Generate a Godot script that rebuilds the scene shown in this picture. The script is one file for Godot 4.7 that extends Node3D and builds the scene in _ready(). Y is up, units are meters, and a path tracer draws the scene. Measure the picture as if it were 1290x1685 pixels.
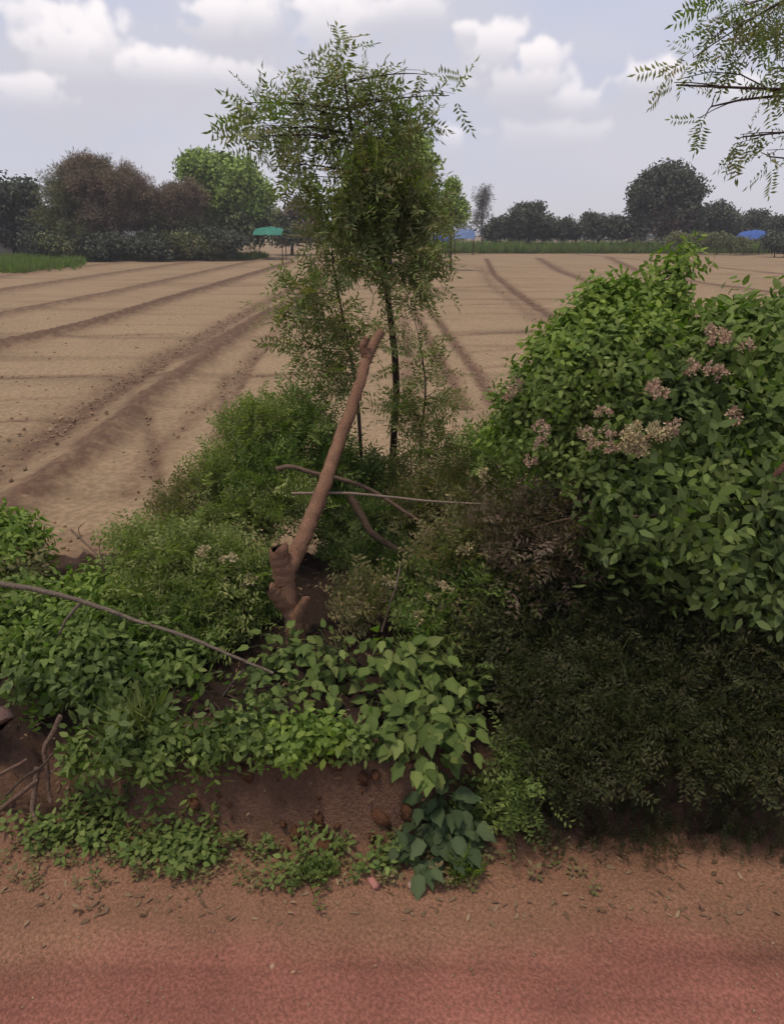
extends Node3D
# A ploughed field behind a roadside bank of shrubs, seen from a red dirt road. y is up, metres; d below means distance north of the road (= -z).

var rng := RandomNumberGenerator.new()
var n_soft := FastNoiseLite.new()
var n_fine := FastNoiseLite.new()
var n_cloud := FastNoiseLite.new()
var n_puff := FastNoiseLite.new()
var mat := {}
var templates := {}
var tinted := {}
var names := {}

# leaf and wood colours, linear
var palettes := {
	"neem": [Color(0.223, 0.278, 0.096), Color(0.158, 0.206, 0.073), Color(0.281, 0.306, 0.125), Color(0.178, 0.183, 0.092), Color(0.290, 0.215, 0.117)],
	"bright": [Color(0.209, 0.291, 0.059), Color(0.270, 0.339, 0.069), Color(0.158, 0.235, 0.055), Color(0.188, 0.264, 0.069)],
	"green": [Color(0.155, 0.217, 0.061), Color(0.196, 0.263, 0.073), Color(0.129, 0.182, 0.055), Color(0.231, 0.277, 0.088)],
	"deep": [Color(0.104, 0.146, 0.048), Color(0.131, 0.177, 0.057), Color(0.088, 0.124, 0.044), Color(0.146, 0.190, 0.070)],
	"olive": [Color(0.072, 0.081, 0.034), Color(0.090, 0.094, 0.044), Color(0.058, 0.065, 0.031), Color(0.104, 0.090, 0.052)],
	"pale": [Color(0.272, 0.306, 0.109), Color(0.234, 0.271, 0.091), Color(0.347, 0.356, 0.142), Color(0.194, 0.235, 0.080)],
	"blue": [Color(0.075, 0.107, 0.052), Color(0.095, 0.135, 0.066), Color(0.116, 0.153, 0.073)],
	"dry": [Color(0.165, 0.115, 0.085), Color(0.125, 0.090, 0.068), Color(0.200, 0.145, 0.105), Color(0.120, 0.110, 0.060)],
	"drygreen": [Color(0.189, 0.187, 0.077), Color(0.243, 0.198, 0.101), Color(0.144, 0.168, 0.062), Color(0.278, 0.209, 0.117)],
	"flower": [Color(0.567, 0.378, 0.290), Color(0.486, 0.364, 0.246), Color(0.621, 0.476, 0.319), Color(0.405, 0.252, 0.189)],
	"cream": [Color(0.468, 0.390, 0.208), Color(0.390, 0.351, 0.195), Color(0.546, 0.429, 0.260)],
	"far_brown": [Color(0.256, 0.176, 0.133), Color(0.301, 0.210, 0.161), Color(0.210, 0.154, 0.118), Color(0.197, 0.184, 0.102)],
	"far_dark": [Color(0.101, 0.119, 0.080), Color(0.132, 0.142, 0.096), Color(0.088, 0.097, 0.071)],
	"far_mixed": [Color(0.176, 0.205, 0.086), Color(0.146, 0.169, 0.076), Color(0.221, 0.190, 0.110)],
	"far_green": [Color(0.277, 0.374, 0.092), Color(0.212, 0.297, 0.080), Color(0.358, 0.452, 0.115), Color(0.180, 0.250, 0.073)],
	"far_grey": [Color(0.160, 0.150, 0.140), Color(0.130, 0.120, 0.110), Color(0.190, 0.180, 0.160)],
	"grass": [Color(0.216, 0.304, 0.080), Color(0.264, 0.346, 0.102), Color(0.180, 0.252, 0.068), Color(0.312, 0.315, 0.135)],
}


class Shape:
	var v := PackedVector3Array()
	var n := PackedVector3Array()
	var c := PackedColorArray()
	var i := PackedInt32Array()

	func put(t: Dictionary, where: Transform3D, colours: PackedColorArray) -> void:
		var off := v.size()
		v.append_array(where * t.v)
		n.append_array(Transform3D(where.basis.orthonormalized(), Vector3.ZERO) * t.n)
		c.append_array(colours)
		for k in t.i:
			i.append(off + k)

	func tube(pts: PackedVector3Array, radii: PackedFloat32Array, sides: int, col: Color, knobbly: float, r: RandomNumberGenerator) -> void:
		var off := v.size()
		var side := Vector3(0.83, 0.21, 0.51)
		for k in pts.size():
			var along := (pts[mini(k + 1, pts.size() - 1)] - pts[maxi(k - 1, 0)]).normalized()
			side = (side - along * side.dot(along))
			side = along.cross(Vector3(0.3, 0.5, 0.8)).normalized() if side.length() < 0.05 else side.normalized()
			var other := along.cross(side)
			for s in sides:
				var a := TAU * s / sides
				var out := side * cos(a) + other * sin(a)
				v.append(pts[k] + out * radii[k] * (1.0 + knobbly * r.randf_range(-1, 1)))
				n.append(out)
				c.append(col * r.randf_range(0.82, 1.12))
		for k in pts.size() - 1:
			for s in sides:
				var a := off + k * sides + s
				var b := off + k * sides + (s + 1) % sides
				i.append_array(PackedInt32Array([a, a + sides, b, b, a + sides, b + sides]))
		for e in [0, pts.size() - 1]:
			var hub := v.size()
			v.append(pts[e]); n.append((pts[e] - pts[1 if e == 0 else e - 1]).normalized()); c.append(col * 1.25)
			for s in sides:
				var one: int = off + e * sides + s
				var two: int = off + e * sides + (s + 1) % sides
				i.append_array(PackedInt32Array([hub, one, two] if e == 0 else [hub, two, one]))

	func mesh() -> ArrayMesh:
		var a := []
		a.resize(Mesh.ARRAY_MAX)
		a[Mesh.ARRAY_VERTEX] = v
		a[Mesh.ARRAY_NORMAL] = n
		a[Mesh.ARRAY_COLOR] = c
		a[Mesh.ARRAY_INDEX] = i
		var m := ArrayMesh.new()
		m.add_surface_from_arrays(Mesh.PRIMITIVE_TRIANGLES, a)
		return m


func numbered(called: String) -> String:
	names[called] = names.get(called, -1) + 1
	return called if names[called] == 0 else "%s_%03d" % [called, names[called]]


func thing(called: String, label: String, category: String, where: Vector3, group := "") -> Node3D:
	var o := Node3D.new()
	o.name = numbered(called)
	add_child(o)
	o.position = where
	tag(o, label, category, group)
	return o


func tag(o: Node3D, label: String, category: String, group := "") -> void:
	o.set_meta("label", label)
	o.set_meta("category", category)
	if group:
		o.set_meta("group", group)


func obj(called: String, mesh: Mesh, m: Material, parent: Node, where := Vector3.ZERO) -> MeshInstance3D:
	var o := MeshInstance3D.new()
	o.name = numbered(called) if parent == self else called
	o.mesh = mesh
	o.material_override = m
	o.position = where
	parent.add_child(o, true)
	return o


func rv(k := 1.0) -> Vector3:
	var w := Vector3(rng.randfn(), rng.randfn(), rng.randfn())
	return w.normalized() * k


# ---------------------------------------------------------------- materials

func noise_image(size: int, freq: float, octaves: int, seed_: int, low: float, high: float, kind := FastNoiseLite.TYPE_SIMPLEX_SMOOTH) -> Image:
	var f := FastNoiseLite.new()
	f.seed = seed_; f.frequency = freq; f.fractal_octaves = octaves; f.noise_type = kind
	var im := f.get_seamless_image(size, size)
	im.convert(Image.FORMAT_RGB8)
	var bytes := im.get_data()
	for k in bytes.size():
		bytes[k] = int(lerpf(low, high, bytes[k] / 255.0))
	return Image.create_from_data(size, size, false, Image.FORMAT_RGB8, bytes)


func surface(name_: String, rough: float, tex: Image, bump: Image, scale_: float, bumpy: float, tint := Color.WHITE) -> StandardMaterial3D:
	var m := StandardMaterial3D.new()
	m.albedo_color = tint
	m.vertex_color_use_as_albedo = true
	m.roughness = rough
	m.metallic_specular = 0.25
	m.cull_mode = BaseMaterial3D.CULL_DISABLED
	m.uv1_triplanar = true
	m.uv1_world_triplanar = true
	m.uv1_scale = Vector3.ONE * scale_
	if tex:
		m.albedo_texture = ImageTexture.create_from_image(tex)
	if bump:
		var b: Image = bump.duplicate()
		b.bump_map_to_normal_map(bumpy)
		m.normal_enabled = true
		m.normal_texture = ImageTexture.create_from_image(b)
	mat[name_] = m
	return m


func make_materials() -> void:
	var grit := noise_image(512, 0.045, 5, 3, 195, 255)
	var grit_high := noise_image(512, 0.06, 5, 9, 0, 255)
	surface("soil", 0.95, noise_image(1024, 0.06, 6, 3, 175, 255), noise_image(1024, 0.09, 6, 9, 0, 255), 0.8, 6.0)
	surface("bank_soil", 0.95, grit, grit_high, 3.0, 9.0, Color(0.60, 0.50, 0.46))
	surface("field_soil", 0.95, noise_image(512, 0.03, 6, 5, 195, 255), noise_image(512, 0.05, 6, 15, 0, 255), 0.55, 3.0)
	surface("bark", 0.9, noise_image(256, 0.05, 4, 21, 175, 255), noise_image(256, 0.09, 4, 22, 0, 255), 5.0, 8.0)
	surface("cloth", 0.7, noise_image(128, 0.05, 3, 31, 190, 255), null, 0.6, 1.0)
	surface("plaster", 0.9, noise_image(256, 0.03, 4, 41, 150, 255), null, 0.3, 1.0)
	for k in [["leaf", 0.55, Color(0.75, 0.9, 0.4)], ["far_leaf", 0.7, Color(0.3, 0.38, 0.15)], ["petal", 0.8, Color(0.5, 0.5, 0.5)]]:
		var m := StandardMaterial3D.new()
		m.vertex_color_use_as_albedo = true
		m.roughness = k[1]
		m.metallic_specular = 0.22
		m.cull_mode = BaseMaterial3D.CULL_DISABLED
		m.backlight_enabled = true
		m.backlight = k[2]
		mat[k[0]] = m


# ---------------------------------------------------------------- leaves

func blade(t: Dictionary, base: Vector3, dir: Vector3, up: Vector3, long: float, wide: float, fine: bool) -> void:
	var across := dir.cross(up).normalized()
	var nrm := across.cross(dir).normalized()
	var off: int = t.v.size()
	if fine:
		var drop := -nrm * long * 0.16
		t.v.append_array(PackedVector3Array([base, base + dir * long * 0.3 - across * wide * 0.45, base + dir * long * 0.3 + across * wide * 0.45,
			base + dir * long * 0.68 - across * wide * 0.36 + drop * 0.35, base + dir * long * 0.68 + across * wide * 0.36 + drop * 0.35, base + dir * long + drop]))
		t.i.append_array(PackedInt32Array([off, off + 1, off + 2, off + 1, off + 3, off + 2, off + 2, off + 3, off + 4, off + 3, off + 5, off + 4]))
		for k in 6:
			t.n.append(nrm)
	else:
		t.v.append_array(PackedVector3Array([base, base + dir * long * 0.45 - across * wide * 0.5 + nrm * wide * 0.12, base + dir * long * 0.45 + across * wide * 0.5 + nrm * wide * 0.12, base + dir * long - nrm * long * 0.12]))
		t.i.append_array(PackedInt32Array([off, off + 1, off + 3, off, off + 3, off + 2]))
		for k in 4:
			t.n.append(nrm)
	t.per = 6 if fine else 4


# one twig end with its leaves, growing along +y, for each kind; four drawings of each
func make_templates() -> void:
	for kind in ["ovate", "pinnate", "feather", "clump", "twiggy", "flower", "grass", "herb"]:
		templates[kind] = []
		for variant in 5:
			var t := {"v": PackedVector3Array(), "n": PackedVector3Array(), "i": PackedInt32Array(), "per": 4}
			match kind:
				"ovate":
					for k in 10:
						var a := k * 2.4 + rng.randf_range(-0.4, 0.4)
						var out := Vector3(cos(a), rng.randf_range(0.05, 0.75), sin(a)).normalized()
						var l := rng.randf_range(0.042, 0.07)
						blade(t, Vector3(0, 0.02 + 0.02 * k, 0) + out * 0.012, out, (Vector3.UP + rv(0.45)).normalized(), l, l * rng.randf_range(0.45, 0.6), true)
				"herb":
					for k in 9:
						var a := k * 2.4 + rng.randf_range(-0.4, 0.4)
						var out := Vector3(cos(a), rng.randf_range(-0.15, 0.9), sin(a)).normalized()
						var l := rng.randf_range(0.035, 0.06)
						blade(t, Vector3(0, 0.012 * k, 0) + out * 0.02, out, (Vector3.UP + rv(0.3)).normalized(), l, l * 0.62, true)
				"pinnate":
					var bend := rng.randf_range(0.1, 0.5)
					for k in 8:
						var y := 0.05 + 0.022 * k
						for s in [-1, 1]:
							var out := Vector3(s * 0.8, 0.35, 0.0) + Vector3(rng.randf_range(-0.2, 0.2), rng.randf_range(-0.2, 0.2), rng.randf_range(-0.35, 0.35))
							blade(t, Vector3(0, y, -bend * y * y * 6.0), out.normalized(), Vector3(0, 0.2, 1), rng.randf_range(0.045, 0.065), rng.randf_range(0.012, 0.018), false)
					blade(t, Vector3(0, 0.22, -bend * 0.29), Vector3(0, 1, -0.3).normalized(), Vector3(0, 0, 1), 0.06, 0.016, false)
				"feather":
					for k in 18:
						var y := 0.02 + 0.009 * k
						var s := 1.0 if k % 2 == 0 else -1.0
						var out := Vector3(s, 0.5, rng.randf_range(-0.6, 0.6)).normalized()
						blade(t, Vector3(0, y, 0) + rv(0.006), out, (Vector3(0, 0.3, 1) + rv(0.4)).normalized(), rng.randf_range(0.022, 0.036), 0.011, false)
				"clump":
					for k in 16:
						var p := rv(pow(rng.randf(), 0.4) * 0.5)
						blade(t, p, (rv() + Vector3(0, -0.15, 0)).normalized(), (Vector3.UP + rv(0.7)).normalized(), rng.randf_range(0.2, 0.34), rng.randf_range(0.13, 0.22), false)
				"twiggy":
					for k in 14:
						var p := rv(pow(rng.randf(), 0.5) * 0.4)
						blade(t, p, (p.normalized() + rv(0.7) + Vector3(0, 0.4, 0)).normalized(), rv(), rng.randf_range(0.22, 0.5), rng.randf_range(0.03, 0.07), false)
				"flower":
					for k in 22:
						var out := (rv() + Vector3(0, 0.5, 0)).normalized()
						blade(t, out * rng.randf_range(0.002, 0.02) + Vector3(0, 0.02, 0), out, rv(), rng.randf_range(0.014, 0.026), rng.randf_range(0.01, 0.016), false)
				"grass":
					for k in 14:
						var out := Vector3(rng.randf_range(-0.6, 0.6), 1, rng.randf_range(-0.6, 0.6)).normalized()
						blade(t, Vector3(rng.randf_range(-0.04, 0.04), 0, rng.randf_range(-0.04, 0.04)), out, Vector3(out.z, 0.2, -out.x + 0.3).normalized(), rng.randf_range(0.1, 0.24), rng.randf_range(0.006, 0.011), false)
			templates[kind].append(t)


func colours_of(kind: String, palette: String) -> Array:
	var key := kind + "/" + palette
	if not tinted.has(key):
		tinted[key] = []
		for t in templates[kind]:
			var some := []
			for q in 4:
				var a := PackedColorArray()
				var whole: Color = palettes[palette][rng.randi() % palettes[palette].size()]
				for leaf in t.v.size() / int(t.per):
					var one: Color = palettes[palette][rng.randi() % palettes[palette].size()]
					var cc := whole.lerp(one, 0.5) * rng.randf_range(0.78, 1.2)
					for k in t.per:
						a.append(cc)
				some.append(a)
			tinted[key].append(some)
	return tinted[key]


func spray(sh: Shape, kind: String, palette: String, at: Vector3, dir: Vector3, size: float) -> void:
	var cs := colours_of(kind, palette)
	var q := rng.randi() % 5
	var y := dir.normalized()
	var x := y.cross(rv()).normalized()
	var b := Basis(x, y, x.cross(y)).scaled_local(Vector3.ONE * size * rng.randf_range(0.8, 1.2))
	sh.put(templates[kind][q], Transform3D(b, at), cs[q][rng.randi() % 4])


func curve(a: Vector3, b: Vector3, sag: Vector3, steps: int) -> PackedVector3Array:
	var p := PackedVector3Array()
	for k in steps + 1:
		var t := float(k) / steps
		p.append(a.lerp(b, t) + sag * 4.0 * t * (1.0 - t))
	return p


func fall_off(r0: float, r1: float, count: int) -> PackedFloat32Array:
	var p := PackedFloat32Array()
	for k in count:
		p.append(lerpf(r0, r1, float(k) / maxi(count - 1, 1)))
	return p


func smooth(points: PackedVector3Array, per: int) -> PackedVector3Array:
	var c := Curve3D.new()
	for k in points.size():
		var m := (points[mini(k + 1, points.size() - 1)] - points[maxi(k - 1, 0)]) / 6.0
		c.add_point(points[k], -m, m)
	var out := PackedVector3Array()
	for k in points.size() - 1:
		for q in per:
			out.append(c.sample(k, float(q) / per))
	out.append(points[points.size() - 1])
	return out


# A plant of stems and leafy lobes. stems: [points, r0, r1]; a stem's first point is set on the ground. lobes: [centre, radii, twigs, sprays on each twig]
func plant(called: String, label: String, category: String, group: String, kind: String, palette: String, size: float, lift: float, wood: Color, stems: Array, lobes: Array, seed_: int, extra := [], far := false) -> Node3D:
	rng.seed = seed_
	var foot: Vector3 = stems[0][0][0]
	foot.y = ground(foot.x, -foot.z)
	var o := thing(called, label, category, foot, group)
	var joints := PackedVector3Array()
	var is_tree := category == "tree"
	var girth := PackedFloat32Array()
	for s in stems:
		var pts: PackedVector3Array = s[0].duplicate()
		pts[0].y = ground(pts[0].x, -pts[0].z) - 0.04
		for k in pts.size():
			pts[k] -= foot
		pts = smooth(pts, 6)
		var radii := fall_off(s[1], s[2], pts.size())
		radii[0] *= 1.5
		radii[1] *= 1.15
		var sh := Shape.new()
		sh.tube(pts, radii, 8, wood, 0.1, rng)
		obj("trunk" if is_tree else "stem", sh.mesh(), mat.bark, o)
		for k in range(1, pts.size()):
			joints.append(pts[k]); girth.append(radii[k])
	var leaves := Shape.new()
	for lobe in lobes:
		var mid: Vector3 = lobe[0] - foot
		var rad: Vector3 = lobe[1]
		var from := joints[0]
		var thick := girth[0]
		var best := 1e9
		for k in joints.size():
			var gap := joints[k].distance_to(mid) + maxf(0.0, joints[k].y - mid.y + rad.y * 0.3) * 2.0
			if gap < best:
				best = gap; from = joints[k]; thick = girth[k]
		var sh := Shape.new()
		var limb := curve(from, mid, rv(from.distance_to(mid) * 0.07) + Vector3(0, from.distance_to(mid) * 0.04, 0), 6)
		var r0 := minf(thick * 0.75, maxf(0.004, 0.008 * from.distance_to(mid) + 0.002 + rad.y * 0.006))
		sh.tube(limb, fall_off(r0, r0 * 0.35, limb.size()), 5, wood, 0.08, rng)
		for k in int(lobe[2]):
			var u := rv(pow(rng.randf(), 0.42))
			var tip := mid + u * rad
			if tip.y + foot.y < 0.04 + ground(tip.x + foot.x, -tip.z - foot.z):
				tip.y = 0.04 + ground(tip.x + foot.x, -tip.z - foot.z) - foot.y + rng.randf() * 0.1
			var start := limb[rng.randi_range(3, 6)]
			var l := start.distance_to(tip)
			var twig := curve(start, tip, Vector3(0, 0.08 * l, 0) + rv(0.06 * l), 3)
			sh.tube(twig, fall_off(r0 * 0.35, r0 * 0.16, 4), 3, wood, 0.0, rng)
			var dir := (tip - start).normalized()
			for q in int(lobe[3]):
				var t := rng.randf_range(0.35, 1.0) if q > 0 else 1.0
				var p := start.lerp(tip, t) + Vector3(0, 0.08 * l, 0) * 4.0 * t * (1.0 - t)
				spray(leaves, kind, lobe[4] if lobe.size() > 4 else palette, p + (rv(size * 0.3) if far else Vector3.ZERO), dir * 0.5 + rv(0.75) + Vector3(0, lift, 0), size)
		obj("branch", sh.mesh(), mat.bark, o)
	if leaves.v.size():
		obj("crown" if is_tree else "foliage", leaves.mesh(), mat.far_leaf if far else mat.leaf, o)
	for e in extra:   # [kind, palette, part name, spots, sprays on each, spread, size]
		var sh := Shape.new()
		for spot in e[3]:
			for q in int(e[4]):
				spray(sh, e[0], e[1], spot - foot + rv(e[5]), rv(0.6) + Vector3.UP, e[6])
		obj(e[2], sh.mesh(), mat.petal, o)
	return o


# A plant whose broad leaves can be told apart: every leaf is a part of its own
var leaf_meshes := {}
func broad_leaf(palette: String, which: int) -> ArrayMesh:
	var key := palette + str(which)
	if leaf_meshes.has(key):
		return leaf_meshes[key]
	var sh := Shape.new()
	var c0: Color = palettes[palette][which % palettes[palette].size()] * rng.randf_range(0.68, 0.95)
	var rows := 6
	var droop := rng.randf_range(0.15, 0.5)
	var curl := rng.randf_range(0.08, 0.25)
	for k in rows + 1:
		var t := float(k) / rows
		var half := 0.30 * pow(sin(PI * pow(t, 0.72)), 0.85) * (1.0 + 0.12 * sin(k * 2.6 + which)) + 0.004
		var y := t * (1.0 - 0.18 * droop * t)
		var z := -droop * t * t * 0.6
		for s in [-1, 0, 1]:
			sh.v.append(Vector3(half * s, y - 0.06 * absf(s) * sin(k * 1.7), z + curl * half * absf(s)))
			sh.n.append(Vector3(-0.25 * s, 0.4 * droop * t, 1).normalized())
			sh.c.append(c0 * (1.16 if s == 0 else rng.randf_range(0.9, 1.06)))
	for k in rows:
		var o := k * 3
		for s in 2:
			sh.i.append_array(PackedInt32Array([o + s, o + s + 3, o + s + 1, o + s + 1, o + s + 3, o + s + 4]))
	sh.tube(PackedVector3Array([Vector3(0, -0.35, -0.04), Vector3(0, -0.15, 0.02), Vector3(0, 0.01, 0)]), PackedFloat32Array([0.018, 0.016, 0.012]), 3, c0, 0.0, rng)
	leaf_meshes[key] = sh.mesh()
	return leaf_meshes[key]


func broad_plant(called: String, label: String, palette: String, size: float, stems: Array, lobes: Array, seed_: int, group := "") -> void:
	rng.seed = seed_
	var foot: Vector3 = stems[0][0][0]
	foot.y = ground(foot.x, -foot.z)
	var o := thing(called, label, "plant", foot, group)
	var joints := PackedVector3Array()
	for s in stems:
		var pts: PackedVector3Array = s[0].duplicate()
		pts[0].y = ground(pts[0].x, -pts[0].z) - 0.03
		for k in pts.size():
			pts[k] -= foot
		pts = smooth(pts, 4)
		var sh := Shape.new()
		sh.tube(pts, fall_off(s[1], s[2], pts.size()), 6, Color(0.07, 0.07, 0.04), 0.05, rng)
		obj("stem", sh.mesh(), mat.bark, o)
		joints.append_array(pts.slice(2))
	for lobe in lobes:
		var mid: Vector3 = lobe[0] - foot
		for k in int(lobe[2]):
			var from := joints[rng.randi() % joints.size()]
			for j in joints:
				if j.distance_to(mid) < from.distance_to(mid) and rng.randf() < 0.3:
					from = j
			var u := rv(pow(rng.randf(), 0.4))
			var p: Vector3 = mid + u * lobe[1]
			p.y = maxf(p.y, ground(p.x + foot.x, -p.z - foot.z) - foot.y + size * 0.3)
			var sh := Shape.new()
			if k % 3 == 0:
				sh.tube(curve(from, p, Vector3(0, 0.05 * from.distance_to(p), 0), 4), fall_off(0.0035, 0.002, 5), 4, Color(0.07, 0.08, 0.04), 0.0, rng)
				obj("twig", sh.mesh(), mat.bark, o)
			var tip := (u * Vector3(1, 0.25, 1) + rv(0.5) + Vector3(0, -0.25, 0.25)).normalized()
			var face := (Vector3(0, 1, 0.25) + rv(0.35)).normalized()
			var x := tip.cross(face).normalized()
			var l := obj("leaf", broad_leaf(palette, rng.randi() % 8), mat.leaf, o)
			l.transform = Transform3D(Basis(x, tip, x.cross(tip)).scaled_local(Vector3.ONE * size * rng.randf_range(0.7, 1.25)), p)


func dead_branch(called: String, label: String, category: String, wood: Color, pieces: Array, seed_: int, names_: Array, group := "", sides := 7) -> void:   # pieces: [points, r0, r1]
	rng.seed = seed_
	var foot: Vector3 = pieces[0][0][0]
	var o := thing(called, label, category, foot, group)
	for k in pieces.size():
		var pts: PackedVector3Array = pieces[k][0].duplicate()
		for q in pts.size():
			pts[q] -= foot
		pts = smooth(pts, 7)
		for q in range(1, pts.size() - 1):
			pts[q] += rv(pieces[k][1] * 0.09)
		var sh := Shape.new()
		sh.tube(pts, fall_off(pieces[k][1], pieces[k][2], pts.size()), sides, wood, 0.07, rng)
		obj(names_[mini(k, names_.size() - 1)], sh.mesh(), mat.bark, o)


# ---------------------------------------------------------------- the ground

func bank(x: float, d: float) -> float:
	var wob := n_soft.get_noise_2d(x * 60.0, 7.0)
	var cut := smoothstep(-1.5, -1.1, x) * (1.0 - smoothstep(0.1, 0.45, x))
	var d0 := lerpf(2.14, 2.17, cut) + 0.07 * wob
	var w := lerpf(0.75, 0.2, cut)
	return (0.38 + 0.07 * wob) * smoothstep(d0, d0 + w, d) * (1.0 - smoothstep(4.1, 5.1, d))


func ground(x: float, d: float) -> float:
	return bank(x, d) + 0.03 * smoothstep(4.0, 6.0, d)


func rough(x: float, d: float) -> float:
	var on_bank := smoothstep(2.05, 2.25, d) * (1.0 - smoothstep(4.6, 5.2, d))
	var k := lerpf(0.006, 0.07, on_bank)
	return k * n_soft.get_noise_2d(x * 160.0, d * 160.0) + k * 0.7 * n_fine.get_noise_2d(x * 230.0, d * 230.0)


# tracks: [points (x, d), half width, height (berm up, rut down), darkness, clods for a metre]
var boxes := []
func near_track(p: Vector2, t: Array) -> float:
	var best := 1e9
	for k in t[0].size() - 1:
		var q := Geometry2D.get_closest_point_to_segment(p, t[0][k], t[0][k + 1])
		best = minf(best, p.distance_squared_to(q))
	return sqrt(best)


func sheet(xs: PackedFloat32Array, ds: PackedFloat32Array, field: bool) -> ArrayMesh:
	var sh := Shape.new()
	var w := xs.size()
	var h := PackedFloat32Array()
	var cols := PackedColorArray()
	for t in TRACKS:
		var b := Rect2(t[0][0], Vector2.ZERO)
		for q in t[0]:
			b = b.expand(q)
		boxes.append(b.grow(t[1] * 3.2))
	for d in ds:
		for x in xs:
			var y := ground(x, d)
			var c: Color
			if field:
				var p := Vector2(x, d)
				var patch := n_soft.get_noise_2d(x * 9.0, d * 9.0)
				c = Color(0.292, 0.205, 0.124) * (1.0 + 0.10 * patch + 0.10 * n_fine.get_noise_2d(x * 22.0, d * 40.0))
				if d < 7.0:
					c = Color(0.19, 0.115, 0.07).lerp(c, smoothstep(4.5, 5.6, d + 0.5 * patch))
				# drilled rows run along the road
				c *= 1.0 - 0.22 * smoothstep(0.05, 0.5, n_soft.get_noise_2d(x * 3.0, d * 34.0))
				y += 0.012 * n_soft.get_noise_2d(x * 50.0, d * 80.0)
				if d < 125.0 and absf(x) < 90.0:
					for k in TRACKS.size():
						if not boxes[k].has_point(p):
							continue
						var t: Array = TRACKS[k]
						var wob := 1.0 + 0.35 * n_soft.get_noise_2d(x * 40.0 + k * 31.0, d * 40.0)
						var g: float = near_track(p, t) / (t[1] * 1.25 * wob)
						if g < 2.0:
							var a := exp(-g * g * 1.3)
							y += t[2] * a * (1.0 + 0.5 * n_fine.get_noise_2d(x * 130.0, d * 130.0))
							var dark: float = t[3] * a * (0.75 + 0.6 * n_fine.get_noise_2d(x * 70.0, d * 70.0))
							c = c.lerp(Color(0.128, 0.076, 0.050), clampf(dark * 1.7, 0.0, 0.95))
			else:
				y += rough(x, d)
				var wob := 0.16 * n_soft.get_noise_2d(x * 30.0, d * 30.0) + 0.06 * n_fine.get_noise_2d(x * 40.0, d * 90.0)
				c = Color(0.225, 0.092, 0.068).lerp(Color(0.205, 0.108, 0.068), smoothstep(1.52, 1.82, d + wob))
				var streak := n_soft.get_noise_2d(x * 9.0, d * 170.0 + x * 9.0) + 0.8 * n_fine.get_noise_2d(x * 5.0 + 40.0, d * 190.0)
				c *= 1.0 + 0.30 * streak * (1.0 - smoothstep(1.62, 1.95, d)) + 0.22 * n_soft.get_noise_2d(x * 55.0, d * 80.0) + 0.12 * n_fine.get_noise_2d(x * 60.0, d * 60.0)
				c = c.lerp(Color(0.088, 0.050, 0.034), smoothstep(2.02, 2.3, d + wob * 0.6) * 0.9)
				c = c.lerp(Color(0.028, 0.019, 0.015), smoothstep(2.42, 2.6, d + wob * 0.5) * (1.0 - smoothstep(2.0, 2.9, absf(x) + wob * 2.0)))  # near-black on the bank top paints in the deep shade between plants
				c = c.lerp(Color(0.19, 0.115, 0.07), smoothstep(4.3, 4.9, d + wob))
			c *= 1.2 if field else 1.55
			c.a = 1.0
			h.append(y)
			cols.append(c)
			sh.v.append(Vector3(x, y, -d))
	for r in ds.size():
		for q in w:
			var r0 := maxi(r - 1, 0); var r1 := mini(r + 1, ds.size() - 1)
			var q0 := maxi(q - 1, 0); var q1 := mini(q + 1, w - 1)
			var sx := (h[r * w + q1] - h[r * w + q0]) / (xs[q1] - xs[q0])
			var sd := (h[r1 * w + q] - h[r0 * w + q]) / (ds[r1] - ds[r0])
			sh.n.append(Vector3(-sx, 1, sd).normalized())
			if r < ds.size() - 1 and q < w - 1:
				var a := r * w + q
				sh.i.append_array(PackedInt32Array([a, a + w, a + 1, a + 1, a + w, a + w + 1]))
	sh.c = cols
	return sh.mesh()


func columns(inner: float, step: float, grow: float, outer: float) -> PackedFloat32Array:
	var half := PackedFloat32Array()
	var x := 0.0
	while x < outer:
		half.append(x)
		x += maxf(step, (x - inner) * grow) if x > inner else step
	half.append(outer)
	var out := PackedFloat32Array()
	for k in range(half.size() - 1, 0, -1):
		out.append(-half[k])
	out.append_array(half)
	return out


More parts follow.
